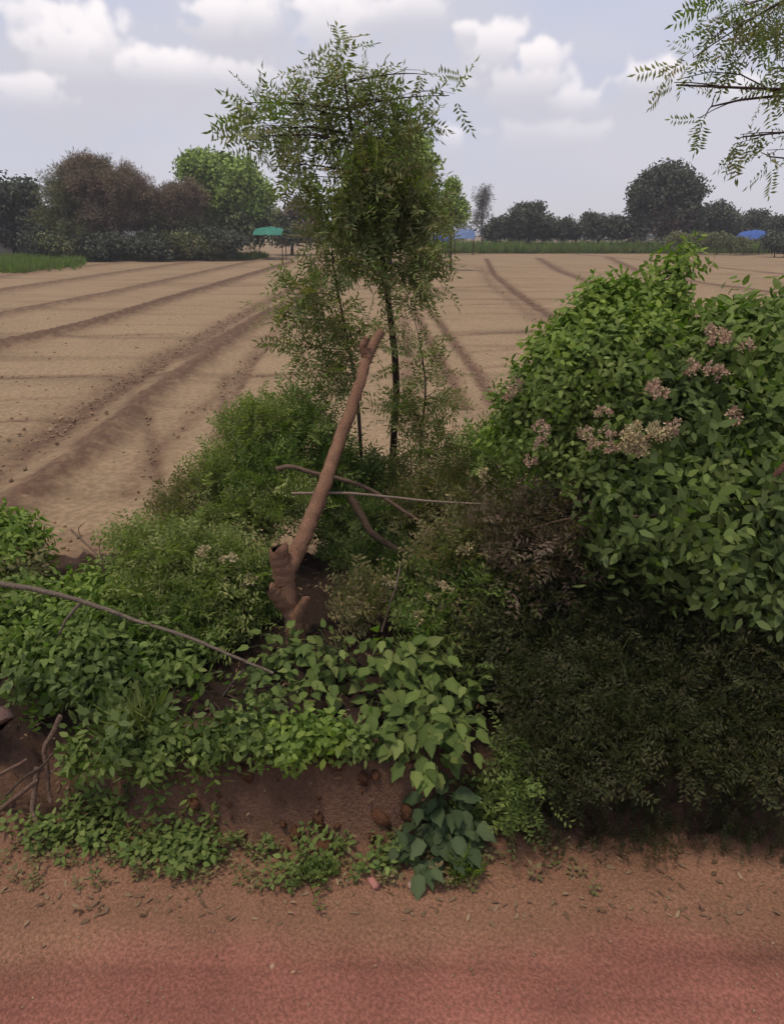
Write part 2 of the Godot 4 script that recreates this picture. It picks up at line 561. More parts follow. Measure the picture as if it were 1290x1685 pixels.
func make_ground() -> void:
	var rows := PackedFloat32Array()
	var d := -7.0
	while d < 1.0:
		rows.append(d); d += 0.25
	d = 1.0
	while d < 1.599:
		rows.append(d); d += 0.03
	rows.append(1.6)
	var xs := columns(3.4, 0.035, 0.08, 160.0)
	var road := obj("dirt_road", sheet(xs, rows, false), mat.soil, self)
	road.set_meta("kind", "structure"); road.set_meta("label", "red dirt road running along the bottom of the view")
	rows = PackedFloat32Array([1.6])
	d = 1.62
	while d < 4.89:
		rows.append(d); d += 0.025 if d < 2.6 else 0.05
	rows.append(4.9)
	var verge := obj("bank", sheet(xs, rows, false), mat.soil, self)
	verge.set_meta("kind", "structure"); verge.set_meta("label", "brown earth bank between the road and the field")
	# clods that broke off the cut face of the bank, each its own piece
	rng.seed = 71
	for k in 60:
		var x := rng.randf_range(-0.95, 0.2)
		var dd := rng.randf_range(2.1, 2.36)
		var c := obj("clod", clods[k % 3], mat.bank_soil, verge, Vector3(x, ground(x, dd) + 0.012, -dd))
		c.rotation = Vector3(rng.randf() * 6, rng.randf() * 6, rng.randf() * 6)
		c.scale = Vector3(1, 0.7, 0.9) * (0.010 + 0.055 * pow(rng.randf(), 3.0))
	rows = PackedFloat32Array([4.9])
	d = 4.9
	while d < 128.0:
		d += maxf(0.045, 0.0105 * d)
		rows.append(d)
	for far in [150, 200, 300, 450, 700, 1100, 1600]:
		rows.append(far)
	var field := obj("field", sheet(columns(3.5, 0.05, 0.011, 1600.0), rows, true), mat.field_soil, self)
	field.set_meta("kind", "structure"); field.set_meta("label", "ploughed brown field crossed by tractor tracks")


var clods := []
func make_clods() -> void:
	for q in 3:
		rng.seed = 90 + q
		var s := SphereMesh.new()
		s.radius = 1.0; s.height = 2.0; s.radial_segments = 7; s.rings = 4
		var a := s.get_mesh_arrays()
		var sh := Shape.new()
		sh.v = a[Mesh.ARRAY_VERTEX]
		sh.i = a[Mesh.ARRAY_INDEX]
		for k in sh.v.size():
			var w := sh.v[k]
			sh.v[k] = w * (0.85 + 0.9 * n_soft.get_noise_3dv(w * 45.0 + Vector3(q * 50, 0, 0)))
			sh.n.append(w.normalized())
			sh.c.append(Color(0.37, 0.25, 0.16) * (1.0 + 0.2 * n_fine.get_noise_3dv(w * 50.0)))
		clods.append(sh.mesh())


func scatter_clods() -> void:
	rng.seed = 77
	var where := []
	for t in TRACKS:
		for k in t[0].size() - 1:
			var a: Vector2 = t[0][k]
			var b: Vector2 = t[0][k + 1]
			for q in int(a.distance_to(b) * t[4]):
				var p: Vector2 = a.lerp(b, rng.randf()) + Vector2(rng.randfn(), rng.randfn()) * t[1] * 0.55
				where.append([p, rng.randf_range(0.008, 0.03) * (1.0 if rng.randf() < 0.93 else 1.6)])
	for k in 900:
		var dd := 5.0 + 20.0 * pow(rng.randf(), 1.6)
		where.append([Vector2(rng.randf_range(-0.65, 0.65) * dd, dd), rng.randf_range(0.008, 0.028)])
	for k in 420:
		var dd := rng.randf_range(1.45, 2.3)
		where.append([Vector2(rng.randf_range(-1.9, 1.9), dd), rng.randf_range(0.002, 0.007)])
	for q in 3:
		var mm := MultiMesh.new()
		mm.transform_format = MultiMesh.TRANSFORM_3D
		mm.use_colors = true
		mm.mesh = clods[q]
		var mine := where.filter(func(e): return int(e[0].x * 1000.0 + 50000.0) % 3 == q)
		mm.instance_count = mine.size()
		for k in mine.size():
			var p: Vector2 = mine[k][0]
			var s: float = mine[k][1]
			var b := Basis.from_euler(Vector3(rng.randf() * 6, rng.randf() * 6, rng.randf() * 6)).scaled_local(Vector3(s, s * 0.65, s * rng.randf_range(0.7, 1.2)))
			mm.set_instance_transform(k, Transform3D(b, Vector3(p.x, ground(p.x, p.y) + s * 0.3, -p.y)))
			mm.set_instance_color(k, Color(1, 1, 1) * rng.randf_range(0.75, 1.2))
		var o := MultiMeshInstance3D.new()
		o.name = numbered("soil_clods")
		o.multimesh = mm
		o.material_override = mat.field_soil
		o.set_meta("kind", "stuff")
		tag(o, "loose brown soil clods and crumbs strewn along tracks and verge", "soil")
		add_child(o)


func tufts(called: String, label: String, category: String, kind: String, palette: String, spots: Array, size: float, seed_: int) -> void:
	rng.seed = seed_
	var sh := Shape.new()
	for p in spots:
		spray(sh, kind, palette, Vector3(p.x, ground(p.x, p.y), -p.y), Vector3.UP * 2.0 + rv(0.4), size * rng.randf_range(0.7, 1.3))
	var o := obj(called, sh.mesh(), mat.leaf, self)
	o.set_meta("kind", "stuff")
	tag(o, label, category)


# ---------------------------------------------------------------- the sky

func sky_at(az: float, el: float) -> Color:
	var low := exp(-el / 7.0)
	var c := Color(0.45, 0.51, 0.71).lerp(Color(0.60, 0.585, 0.62), clampf(low * 1.15 + 0.05, 0.0, 1.0))
	var dx := el / (el + 9.0)
	var k := 2.6 - 2.1 * dx
	var x := sin(deg_to_rad(az)) * 100.0
	var z := cos(deg_to_rad(az)) * 100.0
	var veil := smoothstep(-0.25, 0.35, n_cloud.get_noise_3d(x * k * 0.35, el * 3.2, z * k * 0.35))
	c = c.lerp(Color(0.60, 0.59, 0.645), 0.15 + veil * 0.6)
	var heap := n_cloud.get_noise_3d(x * k * 0.5 + 300.0, el * 4.5, z * k * 0.5)
	if absf(az) > 32.0 or el > 18.0:
		c = c.lerp(Color(0.72, 0.69, 0.71), smoothstep(0.12, 0.4, heap) * smoothstep(2.0, 8.0, el))
	else:
		for p in PUFFS:   # [azimuth, elevation, half width, half height, strength]
			var u: float = (az - p[0]) / p[2]
			var v: float = (el - p[1]) / p[3]
			if absf(u) > 2.2 or v > 2.2 or v < -5.0:
				continue
			var edge := 0.75 * n_puff.get_noise_2d(az * 14.0, el * 18.0)
			var top := 1.0 - sqrt(u * u + maxf(v, 0.0) * maxf(v, 0.0)) + edge
			if v < 0.0:
				top = 1.0 - absf(u) + edge
			var body := smoothstep(-0.02, 0.5, top)
			var white := smoothstep(-2.2, 0.6, v) if v < 0.6 else 1.0
			var cc := Color(0.56, 0.555, 0.62).lerp(Color(0.93, 0.875, 0.885), white * white)
			c = c.lerp(cc, body * p[4] * smoothstep(-5.0, -1.0, v))
	return c


func make_sky() -> Sky:
	var w := 2048
	var h := 1024
	var data := PackedFloat32Array()
	data.resize(w * h * 3)
	data.fill(0.16)
	for r in 516:
		var el := maxf(0.0, 90.0 - (r + 0.5) * 180.0 / h)
		var step := 1 if el < 20.0 else 4
		for q in range(0, w, step):
			var az := (q + 0.5) * 360.0 / w
			if az > 180.0:
				az -= 360.0
			var c := sky_at(az, el)
			for s in step:
				var at := (r * w + q + s) * 3
				data[at] = c.r; data[at + 1] = c.g; data[at + 2] = c.b
	var im := Image.create_from_data(w, h, false, Image.FORMAT_RGBF, data.to_byte_array())
	var m := PanoramaSkyMaterial.new()
	m.panorama = ImageTexture.create_from_image(im)
	var s := Sky.new()
	s.sky_material = m
	return s


func _ready() -> void:
	rng.seed = 20
	n_soft.seed = 4; n_soft.frequency = 0.02; n_soft.fractal_octaves = 4
	n_fine.seed = 14; n_fine.frequency = 0.05; n_fine.fractal_octaves = 3
	n_cloud.seed = 34; n_cloud.frequency = 0.02; n_cloud.fractal_octaves = 5
	n_puff.seed = 44; n_puff.frequency = 0.03; n_puff.fractal_octaves = 4

	var cam := Camera3D.new()
	cam.name = "camera"
	cam.position = Vector3(0, 2.5, 0)
	cam.rotation_degrees = Vector3(-22.62, 0, 0)
	cam.fov = 75.0
	cam.near = 0.05
	cam.far = 4000.0
	cam.current = true
	add_child(cam)

	var e := Environment.new()
	e.background_mode = Environment.BG_SKY
	e.sky = make_sky()
	e.tonemap_mode = Environment.TONE_MAPPER_LINEAR
	e.tonemap_exposure = 1.4
	e.background_energy_multiplier = 0.8
	e.fog_enabled = true
	e.fog_density = 0.0007
	e.fog_light_color = Color(0.93, 0.93, 0.97)
	e.sdfgi_enabled = true
	e.ssao_enabled = true
	e.ssil_enabled = true
	var we := WorldEnvironment.new()
	we.name = "world_environment"
	we.environment = e
	add_child(we)

	var sun := DirectionalLight3D.new()
	sun.name = "sun"
	sun.light_energy = 0.5
	sun.light_color = Color(1.0, 0.94, 0.85)
	sun.light_angular_distance = 10.0
	sun.shadow_enabled = true
	sun.look_at_from_position(Vector3(-12, 50, 6), Vector3.ZERO)
	add_child(sun)

	make_materials()
	make_templates()
	make_clods()
	make_ground()
	scatter_clods()
	build_far()
	build_near()


const PUFFS := [[-20.58, 12.39, 3.49, 1.96, 1.00], [-23.76, 12.99, 2.65, 1.55, 0.90], [-22.39, 11.59, 3.20, 1.60, 0.80], [-16.30, 11.00, 3.72, 1.09, 0.95], [-13.65, 10.96, 2.55, 1.02, 0.80], [-25.05, 9.07, 2.91, 0.99, 0.75], [-11.06, 14.03, 3.29, 1.32, 1.00], [-8.74, 14.32, 2.56, 1.13, 0.70], [-2.79, 14.60, 3.66, 1.15, 0.80], [1.50, 14.68, 3.14, 0.94, 0.70], [-4.31, 14.01, 3.14, 1.57, 0.60], [7.37, 12.75, 2.87, 1.46, 0.95], [10.44, 11.54, 2.33, 1.24, 0.95], [5.19, 13.32, 0.94, 0.52, 0.80], [18.39, 10.36, 2.67, 0.97, 0.85], [13.22, 9.08, 1.97, 0.93, 0.70], [4.57, 6.83, 1.44, 0.78, 0.55], [11.49, 6.99, 4.80, 0.85, 0.35], [24.50, 9.11, 2.70, 0.90, 0.60], [-11.15, 10.71, 3.12, 0.94, 0.60], [9.48, 10.22, 3.69, 1.16, 0.50]]

var TRACKS := [
	[[Vector2(-18.13, 28.72), Vector2(-18.17, 32.48), Vector2(-18.57, 46.48), Vector2(-18.79, 74.75), Vector2(-16.13, 92.59)], 0.7, 0.1, 0.6, 3],
	[[Vector2(-23.95, 38.27), Vector2(-24.31, 43.80), Vector2(-24.99, 59.03), Vector2(-24.95, 85.00)], 0.8, 0.08, 0.5, 2],
	[[Vector2(-12.68, 19.77), Vector2(-12.78, 22.55), Vector2(-12.53, 32.48), Vector2(-13.71, 78.54)], 0.55, 0.1, 0.6, 6],
	[[Vector2(-8.98, 13.31), Vector2(-9.23, 15.99), Vector2(-8.83, 20.19), Vector2(-8.96, 29.87), Vector2(-9.39, 66.69)], 0.42, 0.14, 0.9, 22],
	[[Vector2(-4.42, 6.42), Vector2(-4.54, 7.35), Vector2(-4.68, 10.22), Vector2(-4.98, 14.35), Vector2(-4.97, 29.28), Vector2(-4.73, 47.94)], 0.32, -0.07, 0.55, 12],
	[[Vector2(-3.70, 5.40), Vector2(-3.71, 5.82), Vector2(-3.67, 7.46), Vector2(-3.96, 11.21), Vector2(-4.06, 22.55), Vector2(-3.51, 38.76)], 0.26, 0.11, 0.8, 60],
	[[Vector2(-4.50, 14.50), Vector2(-4.23, 19.51), Vector2(-4.11, 24.03)], 0.3, 0.05, 0.75, 50],
	[[Vector2(-4.54, 8.20), Vector2(-4.67, 11.45), Vector2(-4.73, 15.29)], 0.15, 0.03, 0.6, 15],
	[[Vector2(-2.36, 6.29), Vector2(-2.61, 7.03), Vector2(-3.16, 8.47), Vector2(-3.67, 9.76)], 0.08, -0.03, 0.55, 5],
	[[Vector2(-2.08, 6.83), Vector2(-2.19, 7.94), Vector2(-2.54, 10.14), Vector2(-2.94, 14.50), Vector2(-2.87, 22.55)], 0.1, -0.04, 0.55, 5],
	[[Vector2(-2.74, 6.46), Vector2(-2.91, 8.20), Vector2(-2.89, 11.45), Vector2(-3.20, 16.65), Vector2(-3.14, 26.65)], 0.16, -0.03, 0.35, 5],
	[[Vector2(-3.13, 12.52), Vector2(-2.72, 10.55), Vector2(-2.16, 8.47)], 0.06, -0.02, 0.45, 3],
	[[Vector2(10.37, 78.54), Vector2(6.87, 47.94), Vector2(5.66, 31.78), Vector2(5.23, 22.90), Vector2(5.11, 18.26)], 0.22, -0.07, 0.85, 4],
	[[Vector2(7.05, 56.84), Vector2(5.19, 36.42), Vector2(4.77, 26.65), Vector2(4.52, 20.92)], 0.3, -0.03, 0.3, 2],
	[[Vector2(16.47, 80.58), Vector2(12.26, 52.02), Vector2(11.07, 38.27), Vector2(10.10, 27.91)], 0.4, -0.06, 0.7, 3],
	[[Vector2(24.36, 80.58), Vector2(17.48, 50.31), Vector2(16.68, 38.27), Vector2(17.26, 30.80), Vector2(17.57, 26.65)], 0.4, 0.07, 0.7, 6],
	[[Vector2(23.92, 95.42), Vector2(25.90, 66.69), Vector2(25.76, 46.48), Vector2(25.25, 38.76)], 0.5, 0.07, 0.55, 4],
	[[Vector2(1.28, 26.65), Vector2(1.52, 18.03), Vector2(1.65, 12.99), Vector2(1.62, 10.34)], 0.13, -0.05, 0.75, 8],
	[[Vector2(0.79, 24.43), Vector2(0.97, 16.18), Vector2(1.11, 12.23), Vector2(1.13, 10.14)], 0.12, -0.05, 0.7, 8],
	[[Vector2(0.40, 22.55), Vector2(0.34, 13.78), Vector2(0.30, 9.08)], 0.14, -0.03, 0.45, 5],
	[[Vector2(-7.28, 12.40), Vector2(-5.77, 12.63), Vector2(-4.19, 12.81)], 0.11, -0.02, 0.6, 2],
	[[Vector2(-5.76, 9.27), Vector2(-5.22, 9.41), Vector2(-4.65, 9.51)], 0.07, -0.02, 0.6, 2],
	[[Vector2(-9.31, 17.58), Vector2(-7.65, 18.03), Vector2(-5.87, 18.38)], 0.14, -0.02, 0.45, 2],
	[[Vector2(-2.53, 12.63), Vector2(-1.96, 12.87), Vector2(-1.36, 13.05)], 0.1, -0.02, 0.6, 2],
	[[Vector2(1.82, 18.14), Vector2(3.04, 18.62), Vector2(4.29, 18.99)], 0.16, -0.02, 0.55, 2],
	[[Vector2(1.51, 13.37), Vector2(2.28, 13.64), Vector2(3.06, 13.84)], 0.09, -0.02, 0.45, 2],
	[[Vector2(1.79, 15.38), Vector2(2.64, 15.72), Vector2(3.51, 15.99)], 0.1, -0.02, 0.3, 2],
	[[Vector2(1.65, 34.73), Vector2(4.88, 36.42), Vector2(8.32, 37.79)], 0.4, -0.02, 0.25, 2],
	[[Vector2(1.69, 25.72), Vector2(3.84, 26.65), Vector2(6.09, 27.39)], 0.25, -0.02, 0.2, 2],
	[[Vector2(-6.30, 10.59), Vector2(-5.85, 10.76), Vector2(-5.36, 10.89)], 0.08, -0.02, 0.25, 2],
	[[Vector2(-10.37, 34.73), Vector2(-7.71, 36.42), Vector2(-4.73, 37.79)], 0.4, -0.02, 0.25, 2],
	[[Vector2(-3.61, 17.26), Vector2(-3.15, 17.69), Vector2(-2.64, 18.03)], 0.12, -0.02, 0.3, 2],
]


func build_far() -> void:
	plant("dark_tree", "dark shadowy tree at the left edge of the picture", "tree", "", "clump", "far_dark", 1.5, 0.2, Color(0.06, 0.045, 0.035),
		[[PackedVector3Array([Vector3(-42.245, -0.016, -80.000), Vector3(-41.766, 2.189, -80.000), Vector3(-41.032, 4.649, -80.000)]), 0.3, 0.1]],
		[[Vector3(-41.498, 4.952, -80.000), Vector3(2.656, 2.988, 4.000), 60, 6],
		[Vector3(-39.522, 6.452, -80.000), Vector3(1.647, 1.647, 3.000), 30, 5],
		[Vector3(-42.622, 5.855, -80.000), Vector3(1.982, 2.313, 3.000), 40, 5],
		[Vector3(-39.091, 3.734, -80.000), Vector3(2.005, 1.671, 3.000), 30, 5],
		[Vector3(-42.371, 2.500, -80.000), Vector3(3.026, 1.480, 3.000), 40, 5]], 101, [], true)
	plant("brown_tree", "large brownish half dry tree with rounded top on the left", "tree", "", "twiggy", "far_brown", 0.95, 0.2, Color(0.06, 0.045, 0.035),
		[[PackedVector3Array([Vector3(-28.543, 0.064, -72.000), Vector3(-28.116, 1.939, -72.000), Vector3(-27.921, 3.886, -72.000), Vector3(-28.456, 6.057, -72.000)]), 0.28, 0.1], [PackedVector3Array([Vector3(-28.543, 0.064, -72.000), Vector3(-27.282, 2.220, -72.000), Vector3(-25.654, 4.978, -72.000)]), 0.2, 0.08]],
		[[Vector3(-29.161, 7.122, -72.000), Vector3(3.240, 2.356, 4.000), 180, 12],
		[Vector3(-26.002, 6.591, -72.000), Vector3(2.659, 2.364, 4.000), 135, 12],
		[Vector3(-31.717, 6.057, -72.000), Vector3(2.668, 2.371, 4.000), 135, 12, "far_mixed"],
		[Vector3(-33.077, 3.610, -72.000), Vector3(2.105, 2.406, 3.000), 120, 11, "far_mixed"],
		[Vector3(-27.876, 4.160, -72.000), Vector3(4.196, 2.398, 4.000), 180, 11],
		[Vector3(-24.460, 5.287, -73.000), Vector3(2.114, 2.416, 3.000), 105, 11],
		[Vector3(-30.740, 2.500, -71.000), Vector3(3.283, 1.791, 3.000), 135, 11, "far_mixed"],
		[Vector3(-28.933, 8.435, -72.000), Vector3(2.338, 1.052, 3.000), 75, 10]], 102, [], true)
	plant("brown_bush", "brownish bare bush between the brown tree and the green tree", "tree", "", "twiggy", "far_brown", 0.95, 0.2, Color(0.06, 0.045, 0.035),
		[[PackedVector3Array([Vector3(-22.374, 0.173, -74.000), Vector3(-22.193, 1.634, -74.000), Vector3(-21.784, 3.924, -74.000)]), 0.2, 0.08]],
		[[Vector3(-22.381, 5.047, -74.000), Vector3(2.759, 2.453, 3.000), 165, 11],
		[Vector3(-20.477, 5.603, -74.000), Vector3(2.139, 2.139, 3.000), 120, 11],
		[Vector3(-23.836, 3.357, -74.000), Vector3(2.476, 2.167, 3.000), 120, 11, "far_mixed"],
		[Vector3(-20.807, 2.787, -74.000), Vector3(2.795, 1.739, 3.000), 120, 11, "far_mixed"]], 103, [], true)
	plant("green_tree", "bright green rounded tree on the left behind the field", "tree", "", "clump", "far_green", 1.5, 0.2, Color(0.06, 0.045, 0.035),
		[[PackedVector3Array([Vector3(-17.896, 0.481, -78.000), Vector3(-17.791, 1.588, -78.000), Vector3(-17.701, 4.595, -78.000), Vector3(-17.734, 6.932, -78.000)]), 0.28, 0.1]],
		[[Vector3(-19.374, 8.363, -78.000), Vector3(3.176, 2.033, 4.000), 110, 6],
		[Vector3(-15.930, 7.794, -78.000), Vector3(2.549, 2.039, 4.000), 90, 6],
		[Vector3(-18.362, 5.771, -78.000), Vector3(4.188, 2.448, 4.000), 120, 6],
		[Vector3(-14.496, 5.771, -78.000), Vector3(2.255, 2.255, 3.000), 70, 6],
		[Vector3(-16.314, 3.404, -78.000), Vector3(3.915, 1.827, 4.000), 90, 6, "far_mixed"],
		[Vector3(-19.282, 3.103, -78.000), Vector3(2.614, 1.961, 3.000), 60, 6, "far_mixed"],
		[Vector3(-20.580, 8.930, -78.000), Vector3(1.583, 1.140, 3.000), 30, 5]], 104, [], true)
	plant("low_thicket", "low dark green thicket under the brown tree on the left", "bush", "", "clump", "far_dark", 1.1, 0.2, Color(0.06, 0.045, 0.035),
		[[PackedVector3Array([Vector3(-27.390, -0.055, -69.000), Vector3(-27.238, 0.878, -69.000), Vector3(-27.059, 1.259, -69.000)]), 0.08, 0.04]],
		[[Vector3(-31.851, 1.259, -69.000), Vector3(2.338, 1.052, 2.000), 60, 5, "far_mixed"],
		[Vector3(-27.733, 1.422, -69.000), Vector3(2.919, 1.168, 2.000), 70, 5],
		[Vector3(-23.062, 1.422, -69.000), Vector3(2.627, 1.051, 2.000), 60, 5],
		[Vector3(-19.231, 1.571, -70.000), Vector3(2.663, 0.947, 2.000), 60, 5, "far_mixed"],
		[Vector3(-15.884, 1.781, -71.000), Vector3(2.098, 0.839, 2.000), 50, 5],
		[Vector3(-34.100, 1.693, -69.000), Vector3(1.457, 1.166, 2.000), 30, 5]], 105, [], true)
	plant("far_tree", "dark low trees beside the green tarpaulin", "tree", "", "clump", "far_dark", 1.2, 0.2, Color(0.06, 0.045, 0.035),
		[[PackedVector3Array([Vector3(-12.845, 1.063, -92.000), Vector3(-12.607, 2.500, -92.000), Vector3(-12.046, 4.271, -92.000)]), 0.2, 0.08]],
		[[Vector3(-10.971, 2.500, -90.000), Vector3(2.270, 1.059, 3.000), 50, 6, "far_brown"],
		[Vector3(-12.976, 2.021, -88.000), Vector3(1.854, 0.741, 3.000), 30, 6],
		[Vector3(-11.835, 5.319, -92.000), Vector3(1.909, 1.527, 3.000), 50, 5, "far_brown"],
		[Vector3(-13.085, 3.566, -92.000), Vector3(1.924, 1.385, 3.000), 40, 5],
		[Vector3(-9.990, 3.919, -92.000), Vector3(1.921, 1.537, 3.000), 40, 5, "far_brown"],
		[Vector3(-14.985, 3.919, -92.000), Vector3(1.691, 1.537, 3.000), 30, 5, "far_mixed"]], 106, [], true)
	plant("round_tree", "dense round green tree directly behind the slender sapling", "tree", "", "clump", "far_mixed", 1.15, 0.2, Color(0.06, 0.045, 0.035),
		[[PackedVector3Array([Vector3(-0.263, 1.287, -62.000), Vector3(-0.261, 2.017, -62.000), Vector3(-0.258, 4.165, -62.000), Vector3(-0.254, 6.480, -62.000)]), 0.3, 0.1]],
		[[Vector3(0.754, 7.835, -62.000), Vector3(2.513, 2.111, 3.000), 120, 6, "far_green"],
		[Vector3(-1.268, 6.480, -62.000), Vector3(2.536, 2.283, 3.000), 110, 6],
		[Vector3(2.276, 6.935, -62.000), Vector3(1.618, 2.276, 3.000), 70, 6, "far_green"],
		[Vector3(-0.257, 4.400, -62.000), Vector3(3.859, 2.058, 3.000), 150, 6],
		[Vector3(-2.835, 4.165, -62.000), Vector3(2.319, 2.062, 3.000), 80, 6],
		[Vector3(2.316, 4.400, -62.000), Vector3(1.801, 2.058, 3.000), 80, 6, "far_green"],
		[Vector3(-3.909, 2.500, -62.000), Vector3(2.346, 1.147, 3.000), 70, 6],
		[Vector3(-0.261, 2.500, -62.000), Vector3(3.127, 1.147, 3.000), 80, 6],
		[Vector3(1.494, 9.164, -62.000), Vector3(1.593, 0.896, 2.000), 40, 6, "far_green"]], 107, [], true)
	plant("young_tree", "small upright light green tree right of the sapling", "tree", "", "clump", "far_green", 0.7, 0.6, Color(0.06, 0.045, 0.035),
		[[PackedVector3Array([Vector3(4.278, 1.401, -52.000), Vector3(4.247, 2.298, -52.000), Vector3(4.166, 4.681, -52.000), Vector3(4.290, 6.029, -52.000)]), 0.08, 0.03]],
		[[Vector3(4.180, 4.290, -52.000), Vector3(0.776, 1.293, 1.000), 60, 5],
		[Vector3(4.268, 5.455, -52.000), Vector3(0.384, 0.854, 0.600), 25, 5],
		[Vector3(3.909, 3.302, -52.000), Vector3(0.956, 0.869, 1.000), 40, 5],
		[Vector3(4.885, 3.897, -52.000), Vector3(0.605, 0.865, 0.800), 25, 5]], 108, [], true)
	plant("bare_tree", "thin grey leafless tree against the sky right of the sapling", "tree", "", "twiggy", "far_grey", 1.1, 0.2, Color(0.15, 0.14, 0.13),
		[[PackedVector3Array([Vector3(12.672, 1.330, -100.000), Vector3(12.402, 3.274, -100.000), Vector3(12.347, 5.942, -100.000), Vector3(12.566, 8.034, -100.000)]), 0.12, 0.04]],
		[[Vector3(12.390, 6.694, -100.000), Vector3(1.322, 2.065, 1.500), 40, 3],
		[Vector3(12.073, 4.806, -100.000), Vector3(1.166, 1.249, 1.300), 20, 3]], 109, [], true)
	plant("dome_bush", "dark dome shaped tree standing alone right of the sapling", "tree", "", "clump", "far_dark", 1.4, 0.2, Color(0.06, 0.045, 0.035),
		[[PackedVector3Array([Vector3(20.908, 1.213, -110.000), Vector3(20.807, 2.500, -110.000), Vector3(20.673, 4.196, -110.000)]), 0.3, 0.12]],
		[[Vector3(20.653, 4.449, -110.000), Vector3(3.305, 2.203, 4.000), 130, 6],
		[Vector3(19.376, 3.096, -110.000), Vector3(2.307, 1.292, 3.000), 50, 6],
		[Vector3(23.067, 3.096, -110.000), Vector3(2.307, 1.292, 3.000), 50, 6],
		[Vector3(21.018, 5.621, -110.000), Vector3(2.010, 1.097, 3.000), 40, 5]], 110, [], true)
	plant("small_dark_tree", "small dark bush left of the dome shaped tree", "bush", "", "clump", "far_dark", 1.2, 0.2, Color(0.06, 0.045, 0.035),
		[[PackedVector3Array([Vector3(16.448, 1.213, -110.000), Vector3(16.384, 2.244, -110.000), Vector3(16.331, 3.096, -110.000)]), 0.15, 0.08]],
		[[Vector3(16.315, 3.351, -110.000), Vector3(2.028, 1.659, 3.000), 60, 5],
		[Vector3(14.782, 2.756, -110.000), Vector3(1.478, 1.109, 2.000), 30, 5]], 111, [], true)
	plant("small_dark_tree", "small dark bush right of the dome shaped tree", "bush", "", "clump", "far_dark", 1.2, 0.2, Color(0.06, 0.045, 0.035),
		[[PackedVector3Array([Vector3(26.019, 1.213, -110.000), Vector3(25.918, 2.244, -110.000), Vector3(25.835, 3.096, -110.000)]), 0.15, 0.08]],
		[[Vector3(25.818, 3.266, -110.000), Vector3(1.660, 1.475, 3.000), 50, 5],
		[Vector3(27.716, 2.756, -110.000), Vector3(1.293, 1.109, 2.000), 30, 5],
		[Vector3(24.651, 2.926, -110.000), Vector3(0.923, 1.108, 2.000), 20, 5]], 112, [], true)
	plant("squat_dark_tree", "squat dark tree just left of the tallest right hand tree", "tree", "", "clump", "far_dark", 1.2, 0.2, Color(0.06, 0.045, 0.035),
		[[PackedVector3Array([Vector3(30.466, 1.094, -106.000), Vector3(30.348, 2.088, -106.000), Vector3(30.201, 3.320, -106.000)]), 0.2, 0.1]],
		[[Vector3(29.728, 3.565, -106.000), Vector3(2.219, 1.775, 3.000), 80, 6],
		[Vector3(32.244, 3.320, -106.000), Vector3(1.954, 1.510, 3.000), 60, 5],
		[Vector3(28.748, 4.378, -106.000), Vector3(1.061, 0.885, 2.000), 20, 5],
		[Vector3(33.786, 3.075, -106.000), Vector3(1.245, 1.245, 2.000), 30, 5]], 113, [], true)
	plant("broad_tree", "tallest broad dark tree on the right horizon", "tree", "", "clump", "far_dark", 1.5, 0.2, Color(0.06, 0.045, 0.035),
		[[PackedVector3Array([Vector3(39.562, 1.120, -104.000), Vector3(39.257, 2.500, -104.000), Vector3(38.990, 5.293, -104.000), Vector3(38.559, 8.024, -104.000)]), 0.4, 0.14], [PackedVector3Array([Vector3(39.562, 1.120, -104.000), Vector3(39.892, 2.903, -104.000), Vector3(41.107, 6.080, -104.000)]), 0.25, 0.1]],
		[[Vector3(38.292, 9.177, -104.000), Vector3(4.255, 2.383, 5.000), 150, 6],
		[Vector3(35.537, 7.638, -104.000), Vector3(2.398, 2.398, 4.000), 70, 6],
		[Vector3(41.597, 7.250, -104.000), Vector3(2.401, 3.002, 4.000), 80, 6],
		[Vector3(38.718, 6.471, -104.000), Vector3(5.162, 2.581, 5.000), 120, 6],
		[Vector3(42.566, 4.104, -104.000), Vector3(2.172, 2.432, 3.000), 60, 6],
		[Vector3(35.065, 3.705, -104.000), Vector3(1.566, 2.175, 3.000), 40, 5],
		[Vector3(38.694, 3.865, -104.000), Vector3(3.043, 1.913, 4.000), 60, 5, "far_brown"],
		[Vector3(40.201, 5.293, -104.000), Vector3(3.026, 2.161, 4.000), 50, 5, "far_brown"]], 114, [], true)
	plant("side_tree", "dark tree touching the right flank of the tallest tree", "tree", "", "clump", "far_dark", 1.3, 0.2, Color(0.06, 0.045, 0.035),
		[[PackedVector3Array([Vector3(48.844, 1.067, -108.000), Vector3(48.575, 2.500, -108.000), Vector3(48.216, 4.413, -108.000)]), 0.25, 0.1]],
		[[Vector3(48.155, 4.743, -108.000), Vector3(2.880, 1.980, 4.000), 90, 6],
		[Vector3(46.563, 3.585, -108.000), Vector3(1.808, 1.808, 3.000), 40, 5],
		[Vector3(50.180, 3.585, -108.000), Vector3(1.447, 1.627, 3.000), 40, 5]], 115, [], true)
	plant("edge_tree", "rounded far tree above the blue tent", "tree", "", "clump", "far_dark", 1.3, 0.2, Color(0.06, 0.045, 0.035),
		[[PackedVector3Array([Vector3(60.622, 1.096, -120.000), Vector3(60.328, 2.500, -120.000), Vector3(59.940, 4.350, -120.000)]), 0.25, 0.1]],
		[[Vector3(59.883, 4.626, -120.000), Vector3(2.203, 1.402, 3.000), 60, 5],
		[Vector3(59.329, 3.428, -120.000), Vector3(2.212, 1.408, 3.000), 40, 5],
		[Vector3(61.843, 3.428, -120.000), Vector3(1.810, 1.408, 3.000), 40, 5]], 116, [], true)
